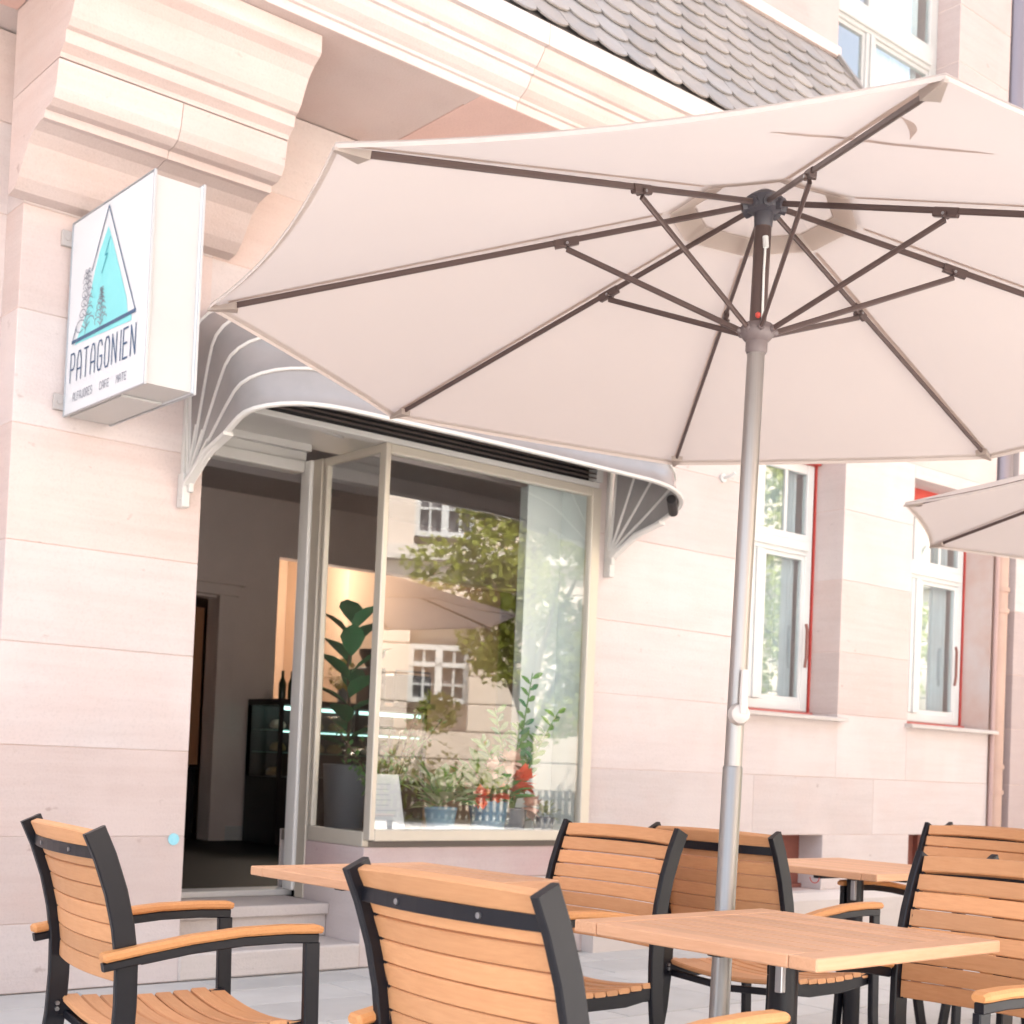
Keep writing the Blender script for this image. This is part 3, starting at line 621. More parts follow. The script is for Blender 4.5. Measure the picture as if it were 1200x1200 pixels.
# front valance lip and hinge plates
for s_ in (-1, 1):
    Q('hinge_plate', MB().box(-1.385*s_-.02, -1.385*s_+.02, -.01, .048, -.13, .03, .004).box(-1.37*s_-.012, -1.37*s_+.012, -.03, -.008, -.06, .0, .003).tube([(-1.385*s_-.025, .01, -.09), (-1.385*s_+.025, .01, -.09)], .008, 8), ALU_W, aw)
    Q('wall_rail', MB().box(-1.38*s_-.014, -1.38*s_+.014, .02, .049, .03, .80, .003), ALU_W, aw)
    Q('side_arm', MB().sweep([(-1.38*s_, -.01, -.02), (-1.385*s_, -.2, .10), (-1.39*s_, -.40, .155)], brect(.02, .05, .004), up=(1, 0, 0)), ALU_W, aw)
Q('tip_gap_dark', MB().tube([(1.25, -.60, .245), (1.375, -.50, .20)], .028, 10), BLACK, aw)  # black tube painted in for the dark gap under the vinyl's right tip

# ================================================================== UMBRELLA
def make_umbrella(loc, R_, drop, hubz, tilt_n, phase, label, flagged=True):
    root = thing('market_umbrella', label, 'parasol', loc, 0, 'beige cafe parasols')
    n = Vector(tilt_n).normalized(); u = (Vector((1, 0, 0))-n*n.x).normalized(); v = n.cross(u)
    Hb = n*(hubz/n.z)
    def rib(k, r, extra=0): a = phase-k*PI/4; return Hb+((u*math.cos(a)+v*math.sin(a))*math.cos(drop)-n*math.sin(drop))*r+n*extra
    def ax(z): return n*(z/n.z)
    # canopy
    top = .030; ring0 = .19
    for k in range(8):
        mb = MB(); NS, NT = 12, 8; g_ = {}
        for i in range(NS+1):
            s_ = ring0+(R_-ring0)*i/NS
            for j in range(NT+1):
                t = j/NT; a = rib(k, s_)*(1-t)+rib(k+1, s_)*t
                f_ = 4*t*(1-t); mid_dir = (ax(a.z)-a); mid_dir.z = 0
                a = a+n*top*(1-.45*(s_/R_))-n*(.012*f_*(s_/R_)**1)+mid_dir*(.022*f_*(s_/R_)**4)
                g_[i, j] = len(mb.v); mb.v.append(tuple(a))
        for i in range(NS):
            for j in range(NT): mb.f.append((g_[i, j], g_[i, j+1], g_[i+1, j+1], g_[i+1, j])); mb.mi.append(0)
        o = Q('canopy_panel', mb, CANVAS, root, True)
        # hem strip just under the rim
        hm = MB(); 
        for j in range(NT+1):
            p_ = Vector(mb.v[g_[NS, j]]); q_ = Vector(mb.v[g_[NS-1, j]]); d_ = (q_-p_).normalized()
            hm.v += [tuple(p_-n*.0035), tuple(p_+d_*.016-n*.0035), tuple(p_-n*.012-d_*.001)]
        for j in range(NT): hm.f += [(j*3, j*3+3, j*3+4, j*3+1), (j*3, j*3+2, j*3+5, j*3+3)]; hm.mi += [0, 0]
        Q('hem', hm, HEM, root)
    # vent cap
    mb = MB(); c0 = Hb+n*.095; base = [rib(k, .27, .052) for k in range(8)]
    mid_ = [c0*.45+b_*.55+n*.006 for b_ in base]
    mb.add([c0]+mid_+base, [(0, 1+k, 1+(k+1) % 8) for k in range(8)]+[(1+k, 9+k, 9+(k+1) % 8, 1+(k+1) % 8) for k in range(8)])
    Q('vent_cap', mb, CANVAS, root)
    mb = MB(); rr = [rib(k, .195, top-.004) for k in range(8)]; r2 = [rib(k, .262, top-.012) for k in range(8)]
    mb.add(rr+r2, [(k, (k+1) % 8, 8+(k+1) % 8, 8+k) for k in range(8)]); Q('vent_hem', mb, VENTH, root)
    Q('finial', MB().lathe(c0, [(.02, -.002), (.024, .012), (.016, .03), (.004, .038)], 12, n), HUBM, root, True)
    # ribs, pockets, joints, struts
    SD = .346*R_/1.5; sl_ = Hb-n*SD
    for k in range(8):
        a0, a1 = rib(k, .045), rib(k, R_-.045)
        r_ = Q('rib', MB().sweep([a0, a1], brect(.010, .015, .003), up=n), BROWNM, root)
        j_ = rib(k, .359*R_, -.010)
        Q('joint', MB().sweep([rib(k, .359*R_-.03, -.004), rib(k, .359*R_+.035, -.004)], brect(.016, .023, .003), up=n).tube([j_+Vector((0, 0, -.0))-((rib(k+1, 1)-rib(k-1, 1)).normalized()*.014), j_+((rib(k+1, 1)-rib(k-1, 1)).normalized()*.014)], .007, 8), BROWNM, r_)
        Q('rivet', MB().tube([j_-((rib(k+1, 1)-rib(k-1, 1)).normalized()*.0155), j_+((rib(k+1, 1)-rib(k-1, 1)).normalized()*.0155)], .004, 8), SCREW, r_)
        out_ = (rib(k, 1)-Hb); out_.normalize(); oh = (out_-n*out_.dot(n)).normalized()
        Q('strut', MB().sweep([sl_+oh*.036-n*.006, j_-n*.012], brect(.010, .015, .003), up=n), BROWNM, root)
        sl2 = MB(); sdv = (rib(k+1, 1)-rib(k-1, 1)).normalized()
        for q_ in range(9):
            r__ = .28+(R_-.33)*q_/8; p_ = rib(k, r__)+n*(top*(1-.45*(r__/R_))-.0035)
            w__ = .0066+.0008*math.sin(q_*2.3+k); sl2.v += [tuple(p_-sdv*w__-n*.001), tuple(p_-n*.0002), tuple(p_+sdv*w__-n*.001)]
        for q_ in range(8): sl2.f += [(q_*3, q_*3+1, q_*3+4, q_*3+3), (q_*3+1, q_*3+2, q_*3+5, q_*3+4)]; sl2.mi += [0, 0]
        Q('rib_fold_shade', sl2, FOLD_SHADE, root)  # deeper peach strip paints the cloth's fold shade along the rib
        # corner pocket
        tip = rib(k, R_+.004, .004); sd_ = (rib(k+1, R_)-rib(k-1, R_)).normalized(); bk = rib(k, R_-.075, -.012)
        Q('pocket', MB().hexa([tip-sd_*.004-n*.004, tip+sd_*.004-n*.004, bk+sd_*.018-n*.004, bk-sd_*.018-n*.004, tip-sd_*.004+n*.002, tip+sd_*.004+n*.002, bk+sd_*.021+n*.014, bk-sd_*.021+n*.014]), CANVAS, root)
    # pole
    Q('pole', MB().lathe(ax(.02), [(.0235, 0), (.0235, hubz-.35-.02)], 20, n), STEEL, root, True)
    Q('pole_upper', MB().lathe(ax(hubz-.352), [(.0225, -.06), (.0225, .34)], 20, n), BROWNM, root, True)
    Q('pole_lower', MB().lathe(ax(.02), [(.0265, 0), (.0265, 1.085), (.0240, 1.09)], 20, n), mat('grey_steel', (.29, .285, .28), .38, .8, noise=.2, nscale=5, stretch=(30, 30, .5)) if 'grey_steel' not in bpy.data.materials else bpy.data.materials['grey_steel'], root, True)
    Q('hub', MB().lathe(Hb, [(.020, -.07), (.024, -.065), (.026, -.03), (.046, -.022), (.052, -.008), (.052, .008), (.040, .018), (.020, .03)], 16, n), HUBM, root, True)
    hubp = MB()
    for k in range(8):
        d_ = (rib(k, 1)-Hb).normalized(); hubp.tube([Hb+d_*.035, Hb+d_*.062], .015, 8)
    Q('hub_socket', hubp, HUBM, root, True)
    Q('runner', MB().lathe(sl_, [(.025, -.062), (.029, -.055), (.029, -.03), (.036, -.024), (.046, -.010), (.047, .006), (.040, .016), (.024, .02)], 16, n), mat('runner_plastic', (.14, .11, .11), .5) if 'runner_plastic' not in bpy.data.materials else bpy.data.materials['runner_plastic'], root, True)
    rp = MB()
    for k in range(8):
        out_ = (rib(k, 1)-Hb); oh = (out_-n*out_.dot(n)).normalized(); rp.tube([sl_+oh*.030-n*.006, sl_+oh*.054], .0095, 8)
    Q('runner_socket', rp, bpy.data.materials['runner_plastic'], root, True)
    Q('cable', MB().tube([ax(hubz-.10)+Vector((-.012, -.022, 0)), ax(hubz-.20)+Vector((-.015, -.024, 0)), sl_+Vector((-.012, -.026, .02))], .0035, 6).tube([ax(hubz-.10)+Vector((-.012, -.020, 0)), ax(hubz-.13)+Vector((-.012, -.024, 0))], .008, 8), WHITE, root, True)
    Q('cord_knob', MB().lathe(sl_+Vector((-.035, -.03, .02)), [(.003, 0), (.007, .004), (.007, .012), (.002, .016)], 8), RED, root, True)
    # crank box
    ck = Q('crank_box', MB().lathe(ax(1.245)+Vector((-.018, -.026, 0)), [(.010, -.03), (.024, -.022), (.030, 0), (.024, .022), (.010, .03)], 14, Vector((-.55, -.8, .0)).normalized()), mat('pale_plastic', (.52, .485, .46), .35) if 'pale_plastic' not in bpy.data.materials else bpy.data.materials['pale_plastic'], root, True)
    Q('crank_handle', MB().sweep([ax(1.245)+Vector((-.030, -.050, .0)), ax(1.31)+Vector((-.026, -.046, 0)), ax(1.36)+Vector((-.020, -.042, 0))], brect(.022, .014, .004), up=(-.55, -.8, 0)), bpy.data.materials['pale_plastic'], ck)
    Q('base', MB().lathe((0, 0, 0), [(.27, 0), (.28, .02), (.27, .055), (.06, .075), (.04, .09), (.04, .30), (.0, .302)], 24), STEP, root, True)
    return root, rib, n
PH = 6.404+PI
hub_w = Vector((2.820, 2.404, 2.613)); tn = Vector((.017, -.010, 1))
base_loc = hub_w-tn*2.613; base_loc.z = 0
u1, ribf, nn_ = make_umbrella(base_loc, 1.5, .2674, 2.613, tn, PH, 'large beige canvas parasol with steel pole standing behind the near table')
# thin darker strips, a line and a hook shape, on the front panels
def on_panel(ka, r):
    k = math.floor(ka); t = ka-k; a = ribf(k, r)*(1-t)+ribf(k+1, r)*t; f_ = 4*t*(1-t)
    return a+nn_*(.030*(1-.45*(r/1.5))-.012*f_*(r/1.5)-.004)
def ribbon(pts, wfun, name):
    mb = MB(); n_ = len(pts); mb.cur = 0
    for i, p in enumerate(pts):
        d_ = (pts[min(i+1, n_-1)]-pts[max(i-1, 0)]).normalized(); s_ = d_.cross(nn_).normalized()*wfun(i/(n_-1))/2
        mb.v += [tuple(p+s_), tuple(p-s_)]
    for i in range(n_-1): mb.f.append((i*2, i*2+1, i*2+3, i*2+2)); mb.mi.append(0)
    Q(name, mb, FAINT_MARK, u1)
def dense(kr, n_=6):
    o_ = []
    for (a, b), (c, d) in zip(kr[:-1], kr[1:]):
        for i in range(n_): o_.append(on_panel(a+(c-a)*i/n_, b+(d-b)*i/n_))
    return o_+[on_panel(*kr[-1])]
ribbon(dense([(7.25, 1.12), (7.14, 1.0), (6.999, .88)]), lambda t: .004+.008*min(1, 4*t), 'mark_strip')
ribbon(dense([(6.999, .88), (6.87, .96), (6.78, 1.04), (6.68, 1.14)]), lambda t: .004+.009*min(1, 4*(1-t)), 'mark_strip')
ribbon(dense([(6.965, 1.17), (6.93, 1.15), (6.90, 1.11), (6.87, 1.04)]), lambda t: .016*math.sin(PI*min(.95, max(.08, t))), 'hook_mark')
make_umbrella((6.1, 2.5, 0), 1.5, .2674, 2.64, (0, 0, 1), 2.45, 'beige canvas parasol cut off by the right edge in front of the red lined window')

# ================================================================== CHAIRS
def make_chair(label):
    root = thing('armchair', label, 'chair', (0, 0, 0), 0, 'slatted armchairs around the cafe tables')
    post = [(-.315, 0), (-.275, .14), (-.243, .28), (-.228, .40), (-.224, .50), (-.226, .60), (-.238, .68), (-.258, .76), (-.287, .84), (-.316, .902)]
    def py(z):
        for (a, b), (c, d) in zip(post[:-1], post[1:]):
            if b <= z <= d: return a+(c-a)*(z-b)/(d-b)
        return post[-1][0]
    for s_ in (-1, 1):
        Q('rear_leg', MB().sweep([(s_*.252, y, z) for y, z in post], brect(.020, .052, .003), up=(1, 0, 0)) if False else MB().sweep([(s_*.252, y-.0, z) for y, z in post], [(b, a) for a, b in brect(.020, .052, .003)], up=(1, 0, 0)), DARKM, root)
        Q('front_leg', MB().sweep([(s_*.272, .262, 0), (s_*.268, .245, .3), (s_*.268, .236, .628)], [(b, a) for a, b in brect(.020, .040, .003)], up=(1, 0, 0)), DARKM, root)
        ar = [(-.285, .598), (-.20, .613), (-.08, .632), (.05, .645), (.16, .648), (.250, .645)]
        am = Q('arm_frame', MB().sweep([(s_*.270, y, z-.006) for y, z in ar[1:]], [(b, a) for a, b in brect(.022, .024, .003)], up=(1, 0, 0)).sweep([(s_*.270, -.287, .592), (s_*.270, -.2, .607)], [(b, a) for a, b in brect(.022, .02, .003)], up=(1, 0, 0)), DARKM, root)
        Q('armrest', MB().sweep([(s_*.273, y, z+.017) for y, z in [(-.292, .597)]+ar[:-1]+[(.245, .646), (.258, .643)]], [(b, a) for a, b in brect(.042, .021, .006)], up=(1, 0, 0), scale=[.7]+[1]*6+[.75]), ARMW, root)
        Q('seat_rail', MB().sweep([(s_*.247, -.222, .415), (s_*.247, -.1, .398), (s_*.247, .08, .398), (s_*.247, .236, .415)], [(b, a) for a, b in brect(.018, .042, .003)], up=(1, 0, 0)), DARKM, root)
    Q('cross_bar', MB().sweep([(-.24, .215, .40), (0, .215, .380), (.24, .215, .40)], brect(.02, .022, .003)), DARKM, root)
    Q('cross_bar', MB().sweep([(-.24, -.2, .395), (0, -.2, .378), (.24, -.2, .395)], brect(.02, .022, .003)), DARKM, root)
    # seat slats, running across and sagging in the middle
    NX = 10
    for i in range(9):
        yc = -.190+i*.0505; mb = MB(); pts = []
        zz = .436-.012*math.sin(PI*(i/8))-(.010 if i == 8 else 0)
        for k in range(NX+1):
            x = -.256+.512*k/NX; pts.append((x, yc, zz-.024*(1-(x/.256)**2)))
        mb.sweep(pts, [(a, b) for a, b in brect(.0455, .016, .004)])
        Q('seat_slat', mb, SLAT, root, False)
    # back slats
    for i in range(8):
        z = .878-i*.0442; hh = .0428; y0_ = py(z); ln = math.atan2(py(z+.02)-py(z-.02), .04)
        pts = []
        for k in range(NX+1):
            x = -.240+.480*k/NX; pts.append((x, y0_+.004-.026*(1-(x/.240)**2), z+(.006*(1-(x/.24)**2) if i == 0 else 0)))
        mb = MB(); ca, sa = math.cos(ln), math.sin(ln)
        th = .020 if i == 0 else .014
        prof = [(a*ca+b*sa, -a*sa+b*ca) for a, b in brect(th, hh, .0025)]
        mb.sweep(pts, [(-a, b) for a, b in prof])
        Q('back_slat', mb, (SLAT, SLAT, SLATB, SLAT, SLATB, SLAT, SLAT, SLAT)[i], root)
    pts = [(-.242+.484*k/NX, py(.848)-.012-.026*(1-((-.242+.484*k/NX)/.242)**2), .848) for k in range(NX+1)]
    bar = Q('back_bar', MB().sweep(pts, [(-a, b) for a, b in brect(.005, .027, .001)]), DARKM, root)
    for x in (-.11, .11):
        yb = py(.848)-.0145-.026*(1-(x/.242)**2); Q('screw', MB().tube([(x, yb+.002, .848), (x, yb-.003, .848)], .0055, 8), SCREW, bar)
    br = MB()
    for s_ in (-1, 1):
        for z in (.845, .865, .41, .425): br.tube([(s_*.243, py(z), z), (s_*.235, py(z), z)], .006, 6)
    Q('bolt', br, SCREW, root)
    # stiles that carry the back slats
    for s_ in (-1, 1):
        Q('back_stile', MB().sweep([(s_*.236, py(z)+.004, z) for z in (.545, .65, .75, .82, .87)], [(b, a) for a, b in brect(.008, .012, .001)], up=(1, 0, 0)), DARKM, root)
    return root
chairs = [((1.7273, 1.852, -1.5494), 'near chair seen from behind, its high back in the middle foreground'),
 ((1.6474, 3.2392, -1.6628), 'armchair at the far left edge, turned right before the stone pillar'),
 ((2.865, 3.204, 1.582), 'chair whose front faces left, standing left of the steel pole below the shop window corner'),
 ((3.748, 3.065, -1.529), 'chair seen from behind right behind the steel parasol pole'),
 ((2.80, 1.80, 1.557), 'chair with broad pale slats at the right edge, tucked under the near table'),
 ((4.92, 3.17, 1.556), 'chair at the far table facing left, its top showing above the right hand near chair'),
 ((5.75, 3.20, -1.57), 'farthest chair on the right, only its dark tip and top slat peeking over another back'),
 ((3.52, 1.66, -1.57), 'chair turned away at the right edge, a dark rounded tip above the pale slats')]
ch0 = make_chair(chairs[0][1])
(x, y, r), _ = chairs[0]; ch0.location = (x, y, 0); ch0.rotation_euler = (0, 0, r)
for (x, y, r), lab in chairs[1:]: copy_tree(ch0, (x, y, 0), r, lab)

# ================================================================== TABLES
def make_table(label, loc, rz):
    root = thing('cafe_table', label, 'table', loc, rz, 'square slatted cafe tables')
    h = .343; t0, t1 = .709, .737
    for s_ in (-1, 1):
        Q('end_board', MB().box(-h, h, (h-.07 if s_ > 0 else -h), (h if s_ > 0 else -h+.07), t0, t1, .003), TTOP, root)
        o = link('edge_board', MB().box(-(h-.072), h-.072, -.032, .032, t0, t1, .003).mesh('edge_board', TTOP), root); o.location = (s_*(h-.032), 0, 0); o.rotation_euler = (0, 0, PI/2)
    me = MB().box(-(h-.072), h-.072, -.0292, .0292, t0+.004, t1-.001, .003).mesh('table_slat', TTOP)
    for i in range(9):
        o = link('table_slat', me, root); o.location = (-.2515+i*.0629, 0, 0); o.rotation_euler = (0, 0, PI/2)
    Q('spider_plate', MB().box(-.25, .25, -.02, .02, .690, .708, .003).box(-.02, .02, -.25, -.021, .690, .708, .003).box(-.02, .02, .021, .25, .690, .708, .003), DARKM, root)
    Q('bracket', MB().box(-.052, -.036, -.035, -.015, .60, .68, .002), SCREW, root)
    Q('column', MB().lathe((0, 0, .04), [(.034, 0), (.034, .645), (.05, .648)], 24), DARKM, root, True)
    for k in range(4):
        a = PI/4+k*PI/2; d_ = Vector((math.cos(a), math.sin(a), 0))
        Q('foot', MB().sweep([d_*.03+Vector((0, 0, .055)), d_*.2+Vector((0, 0, .04)), d_*.36+Vector((0, 0, .018))], brect(.045, .022, .004)), DARKM, root)
    return root
t0_ = make_table('near square wooden table, closest of all, with a dark column and slatted top', (2.5555, 2.0368, 0), .0175)
copy_tree(t0_, (2.5457, 3.5239, 0), .0339, 'wooden table at the left between the leftmost armchair and the doorway, seen edge on')
t3 = copy_tree(t0_, (4.70, 3.40, 0), .0, 'farthest wooden table, in front of the cellar window with a wire loop below its top')
Q('wire_loop', MB().tube([(-.33, -.05+.022*math.cos(a), .70+.022*math.sin(a)) for a in [PI+i*PI/8 for i in range(9)]], .002, 5), RED, t3)

# ================================================================== WALL FIXTURES
def hook(x, z, lab):
    h_ = thing('wall_hook', lab, 'hook', (x, F, z))
    Q('plate', MB().tube([(0, -.001, 0), (0, -.02, 0)], .028, 12), WHITE, h_)
    Q('peg', MB().tube([(0, -.02, 0), (.005, -.07, .005), (.01, -.10, .025)], .012, 8), WHITE, h_)
hook(6.72, 2.985, 'small white peg on the pink wall left of the window, beside the parasol pole')
Q2 = tag(part('round_sticker', MB().tube([(2.994, F-.0035, .668), (2.994, F-.006, .668)], .028, 20), mat('cyan_sticker', (.25, .62, .72), .5, noise=.5, nscale=60, col2=(.5, .75, .8))), 'pale blue round sticker low on the stone pillar beside the doorway', 'sticker')
dp = thing('downpipe', 'round rainwater pipe at the right edge, dark above and peach painted below', 'pipe', (10.10, 6.03, 0))
Q('lower_pipe', MB().lathe((0, 0, 0), [(.078, 0), (.078, 3.18)], 20), PEACH, dp, True)
Q('upper_pipe', MB().lathe((0, 0, 3.2), [(.085, 0), (.085, 5.3)], 20), ZINC, dp, True)
for z in (1.0, 1.2, 2.45, 2.62, 5.2): Q('collar', MB().lathe((0, 0, z), [(.09, 0), (.09, .035)], 20), PEACH if z < 3 else ZINC, dp, True)
cp_ = tag(part('narrow_pipe', MB().tube([(9.99, 5.975, .0), (9.99, 5.975, 3.3)], .018, 8), mat('pink_painted_pipe', (.45, .30, .27), .6), smooth=True), 'narrow pink painted pipe running up the wall beside the round downpipe', 'pipe')

# ================================================================== INSIDE THE SHOP
dc = thing('display_case', 'black glass fronted pastry case with lit shelves inside the shop', 'display case', (5.9, 10.0, .33))
Q('cabinet', MB().box(0, 1.5, 0, .55, .0, .56, .004).box(0, 1.5, .52, .55, .56, 1.16), CASEB, dc)
Q('case_frame', MB().box(0, 1.5, 0, .55, 1.16, 1.21).box(0, .03, 0, .03, .56, 1.16).box(1.47, 1.5, 0, .03, .56, 1.16).box(.74, .77, 0, .03, .56, 1.16).box(0, .03, .52, .55, .56, 1.16), CASEB, dc)
Q('case_pane', MB().add([(.03, .01, .56), (.74, .01, .56), (.74, .01, 1.16), (.03, .01, 1.16)], [(0, 1, 2, 3)]), GLASSI, dc)
Q('case_pane', MB().add([(.77, .01, .56), (1.47, .01, .56), (1.47, .01, 1.16), (.77, .01, 1.16)], [(0, 1, 2, 3)]), GLASSI, dc)
Q('case_pane', MB().add([(.01, .03, .56), (.01, .52, .56), (.01, .52, 1.16), (.01, .03, 1.16)], [(0, 1, 2, 3)]), GLASSI, dc)
for z in (.76, .95): Q('case_shelf', MB().box(.03, 1.47, .06, .5, z, z+.008), mat('shelf_glass', (.25, .42, .38), .3) if z < .8 else bpy.data.materials['shelf_glass'], dc)
Q('light_strip', MB().box(.04, 1.46, .045, .065, 1.12, 1.15), LED, dc); Q('light_strip', MB().box(.04, 1.46, .045, .055, .935, .945), LED, dc)
rr = random.Random(4)
for z, sn in ((.565, 'floor'), (.77, 'lower shelf'), (.96, 'upper shelf')):
    for i in range(7):
        if rr.random() < .2: continue
        x = .12+i*.19+rr.uniform(-.02, .02)
        tag(part('pastry', MB().lathe((5.9+x, 10.0+.25, .33+z+(.004 if z > .6 else 0)), [(.03, 0), (.065, .01), (.07, .035), (.045, .07), (.01, .078)], 10), BREAD if rr.random() < .7 else PINKP, smooth=True), ('leftmost', 'second', 'third', 'middle', 'fifth', 'sixth', 'rightmost')[i]+' small baked pastry on the '+sn+' of the display case', 'pastry', 'pastries in the display case')
# things on top of the case
def bottle(x, y, z, s_, m_, lab, grp):
    tag(part('bottle', MB().lathe((x, y, z), [(.035*s_, 0), (.036*s_, .15*s_), (.014*s_, .21*s_), (.014*s_, .27*s_), (.0, .272*s_)], 12), m_, smooth=True), lab, 'bottle', grp)
DGL = mat('dark_bottle', (.02, .04, .02), .15); WBOT = mat('white_bottle', (.6, .58, .52), .4)
for i in range(3): bottle(6.02+i*.09, 10.2, 1.54, .9, DGL, ('leftmost', 'middle', 'rightmost')[i]+' of three dark bottles standing on top of the display case', 'bottles on the display case')
cab = tag(part('low_cabinet', MB().box(5.02, 5.56, 10.80, 10.98, .33, .92, .006).box(5.0, 5.58, 10.78, 10.98, .921, .94, .003), CASEB), 'dark low cabinet inside the inner doorway', 'cabinet')
for i in range(4): bottle(5.24+i*.08, 10.86, .941, .75, WBOT, ('leftmost', 'second', 'third', 'rightmost')[i]+' small white bottle on the dark cabinet in the inner doorway', 'white bottles in the inner doorway')
cof = thing('coffee_grinder', 'black coffee grinder on the counter seen through the side pane', 'grinder', (6.95, 10.25, 1.54))
Q('body', MB().box(-.09, .09, -.1, .1, 0, .34, .01).box(-.05, .05, -.16, -.1, .2, .26, .005), CASEB, cof); Q('hopper', MB().lathe((0, 0, .34), [(.05, 0), (.12, .12), (.12, .16)], 14), CASEB, cof, True)
mac = thing('espresso_machine', 'dark espresso machine beside the grinder in the lit back room', 'coffee machine', (7.35, 10.3, 1.54))
Q('body', MB().box(-.22, .2, -.15, .15, .05, .30, .015), CASEB, mac); Q('drip_tray', MB().box(-.22, .2, -.22, -.15, .0, .05, .005), STEEL, mac); Q('cup_rail', MB().tube([(-.2, -.14, .33), (.18, -.14, .33)], .008, 6).tube([(-.2, -.14, .30), (-.2, -.14, .33)], .006, 6).tube([(.18, -.14, .30), (.18, -.14, .33)], .006, 6), STEEL, mac)
bq = thing('flower_bunch', 'pale yellow round flower bunch in a vase on the display case', 'bouquet', (6.62, 10.2, 1.54))
Q('vase', MB().lathe((0, 0, 0), [(.04, 0), (.05, .08), (.03, .14)], 12), POTG, bq, True)
mb = MB()
for i in range(260):
    d_ = Vector((rr.gauss(0, 1), rr.gauss(0, 1), rr.gauss(0, 1))).normalized(); mb.leaf(Vector((0, 0, .25))+d_*.10, d_, (0, 0, 1), .05, .035, n=1)
Q('petals', mb, YEL, bq)
bq2 = thing('dried_flower_vase', 'orange and yellow dried flowers in a small vase behind the door jamb', 'bouquet', (6.30, 10.2, 1.54))
Q('vase', MB().lathe((0, 0, 0), [(.04, 0), (.045, .1), (.03, .15)], 12), WBOT, bq2, True)
mb = MB()
for i in range(120):
    d_ = Vector((rr.gauss(0, 1), rr.gauss(0, 1), abs(rr.gauss(0, 1)))).normalized(); mb.leaf(Vector((0, 0, .2))+d_*rr.uniform(.03, .12), d_, (0, 0, 1), .05, .03, n=1)
Q('petals', mb, YEL, bq2)
post = thing('wall_poster', 'small dark framed poster on the ochre wall behind the counter', 'poster', (6.021, 11.3, 2.0))
Q('frame', MB().box(0, .015, -.16, .16, -.22, .22, .003), CASEB, post); Q('sheet', MB().box(.0155, .018, -.13, .13, -.19, .19), mat('poster_print', (.22, .24, .34), .7, noise=.9, nscale=14, col2=(.4, .2, .18)), post)
lp = thing('ceiling_lamp', 'warm glowing globe lamp hanging in the ochre back room', 'lamp', (7.0, 11.2, 3.05))
Q('cord', MB().tube([(0, 0, .08), (0, 0, .245)], .005, 6), CASEB, lp); Q('globe', MB().lathe((0, 0, -.08), [(.02, 0), (.08, .04), (.09, .09), (.07, .14), (.02, .165)], 16), BULB, lp, True)
pl_ = bpy.data.lights.new('lamp_light', 'POINT'); pl_.energy = 15; pl_.color = (1, .84, .70); pl_.shadow_soft_size = .1
plo = bpy.data.objects.new('lamp_light', pl_); COL.objects.link(plo); plo.location = (7.0, 11.2, 2.80)
# rubber plant in a tall planter
rp_ = thing('rubber_plant', 'glossy dark green rubber plant in a tall grey planter behind the side pane', 'plant', (4.63, 7.06, .33))
Q('planter', MB().lathe((0, 0, 0), [(.095, 0), (.135, .70), (.14, .705), (.13, .71), (.12, .69)], 20), POTG, rp_, True); Q('soil', MB().lathe((0, 0, .66), [(.122, 0), (.122, .015)], 16), SOIL, rp_)
Q('stem', MB().tube([(0, 0, .67), (.02, .01, 1.0), (0, .03, 1.3), (.02, .0, 1.56)], .012, 8, scale=[1, .8, .7, .4]), BARK, rp_, True)
for i in range(17):
    z = .76+i*.05; a = i*2.4+.5; d_ = Vector((math.cos(a), math.sin(a), .35+i*.06)); L_ = .24 if i < 14 else .2
    Q('leaf', MB().leaf((.01, .01, z), d_, (0, 0, 1), L_*1.25, .15), LEAF2, rp_, True)
# sheet on the window board
es = thing('notice_sheet', 'white tilted notice sheet leaning inside the lower left corner of the shop window', 'notice', (4.30, 6.12, .661))
Q('sheet', MB().hexa([(-.10, 0, 0), (.12, 0, 0), (.12, .006, 0), (-.10, .006, 0), (-.085, .07, .34), (.105, .07, .34), (.105, .076, .34), (-.085, .076, .34)]), PAPER, es)
tx = MB()
for i in range(9):
    z = .06+i*.028; yb = .07*z/.34-.001; l_ = rr.uniform(.08, .13); tx.add([(-.06, yb, z), (-.06+l_, yb, z), (-.06+l_, yb+.0008, z+.004), (-.06, yb+.0008, z+.004)], [(0, 1, 2, 3)])
Q('print', tx, mat('pale_print', (.50, .55, .62), .7), es)
def pot(root, r0, r1, h_, m_): Q('pot', MB().lathe((0, 0, 0), [(r0, 0), (r1, h_), (r1*1.04, h_), (r1*1.0, h_+.01), (r1*.9, h_-.01)], 18), m_, root, True); Q('soil', MB().lathe((0, 0, h_-.02), [(r1*.88, 0), (r1*.88, .008)], 14), SOIL, root)
# pale variegated plant
vp = thing('variegated_plant', 'pale variegated leafy plant in a small blue pot beside the notice sheet', 'plant', (4.68, 6.16, .661)); pot(vp, .055, .075, .12, POTB)
for i in range(80):
    a = rr.uniform(0, 2*PI); e_ = rr.uniform(.1, 1.2); d_ = Vector((math.cos(a)*math.cos(e_), math.sin(a)*math.cos(e_), math.sin(e_)))
    Q('leaf', MB().leaf(Vector((0, 0, .12))+d_*rr.uniform(.02, .15), d_, (0, 0, 1), rr.uniform(.07, .12), .045), LEAFV if rr.random() < .6 else LEAF3, vp)
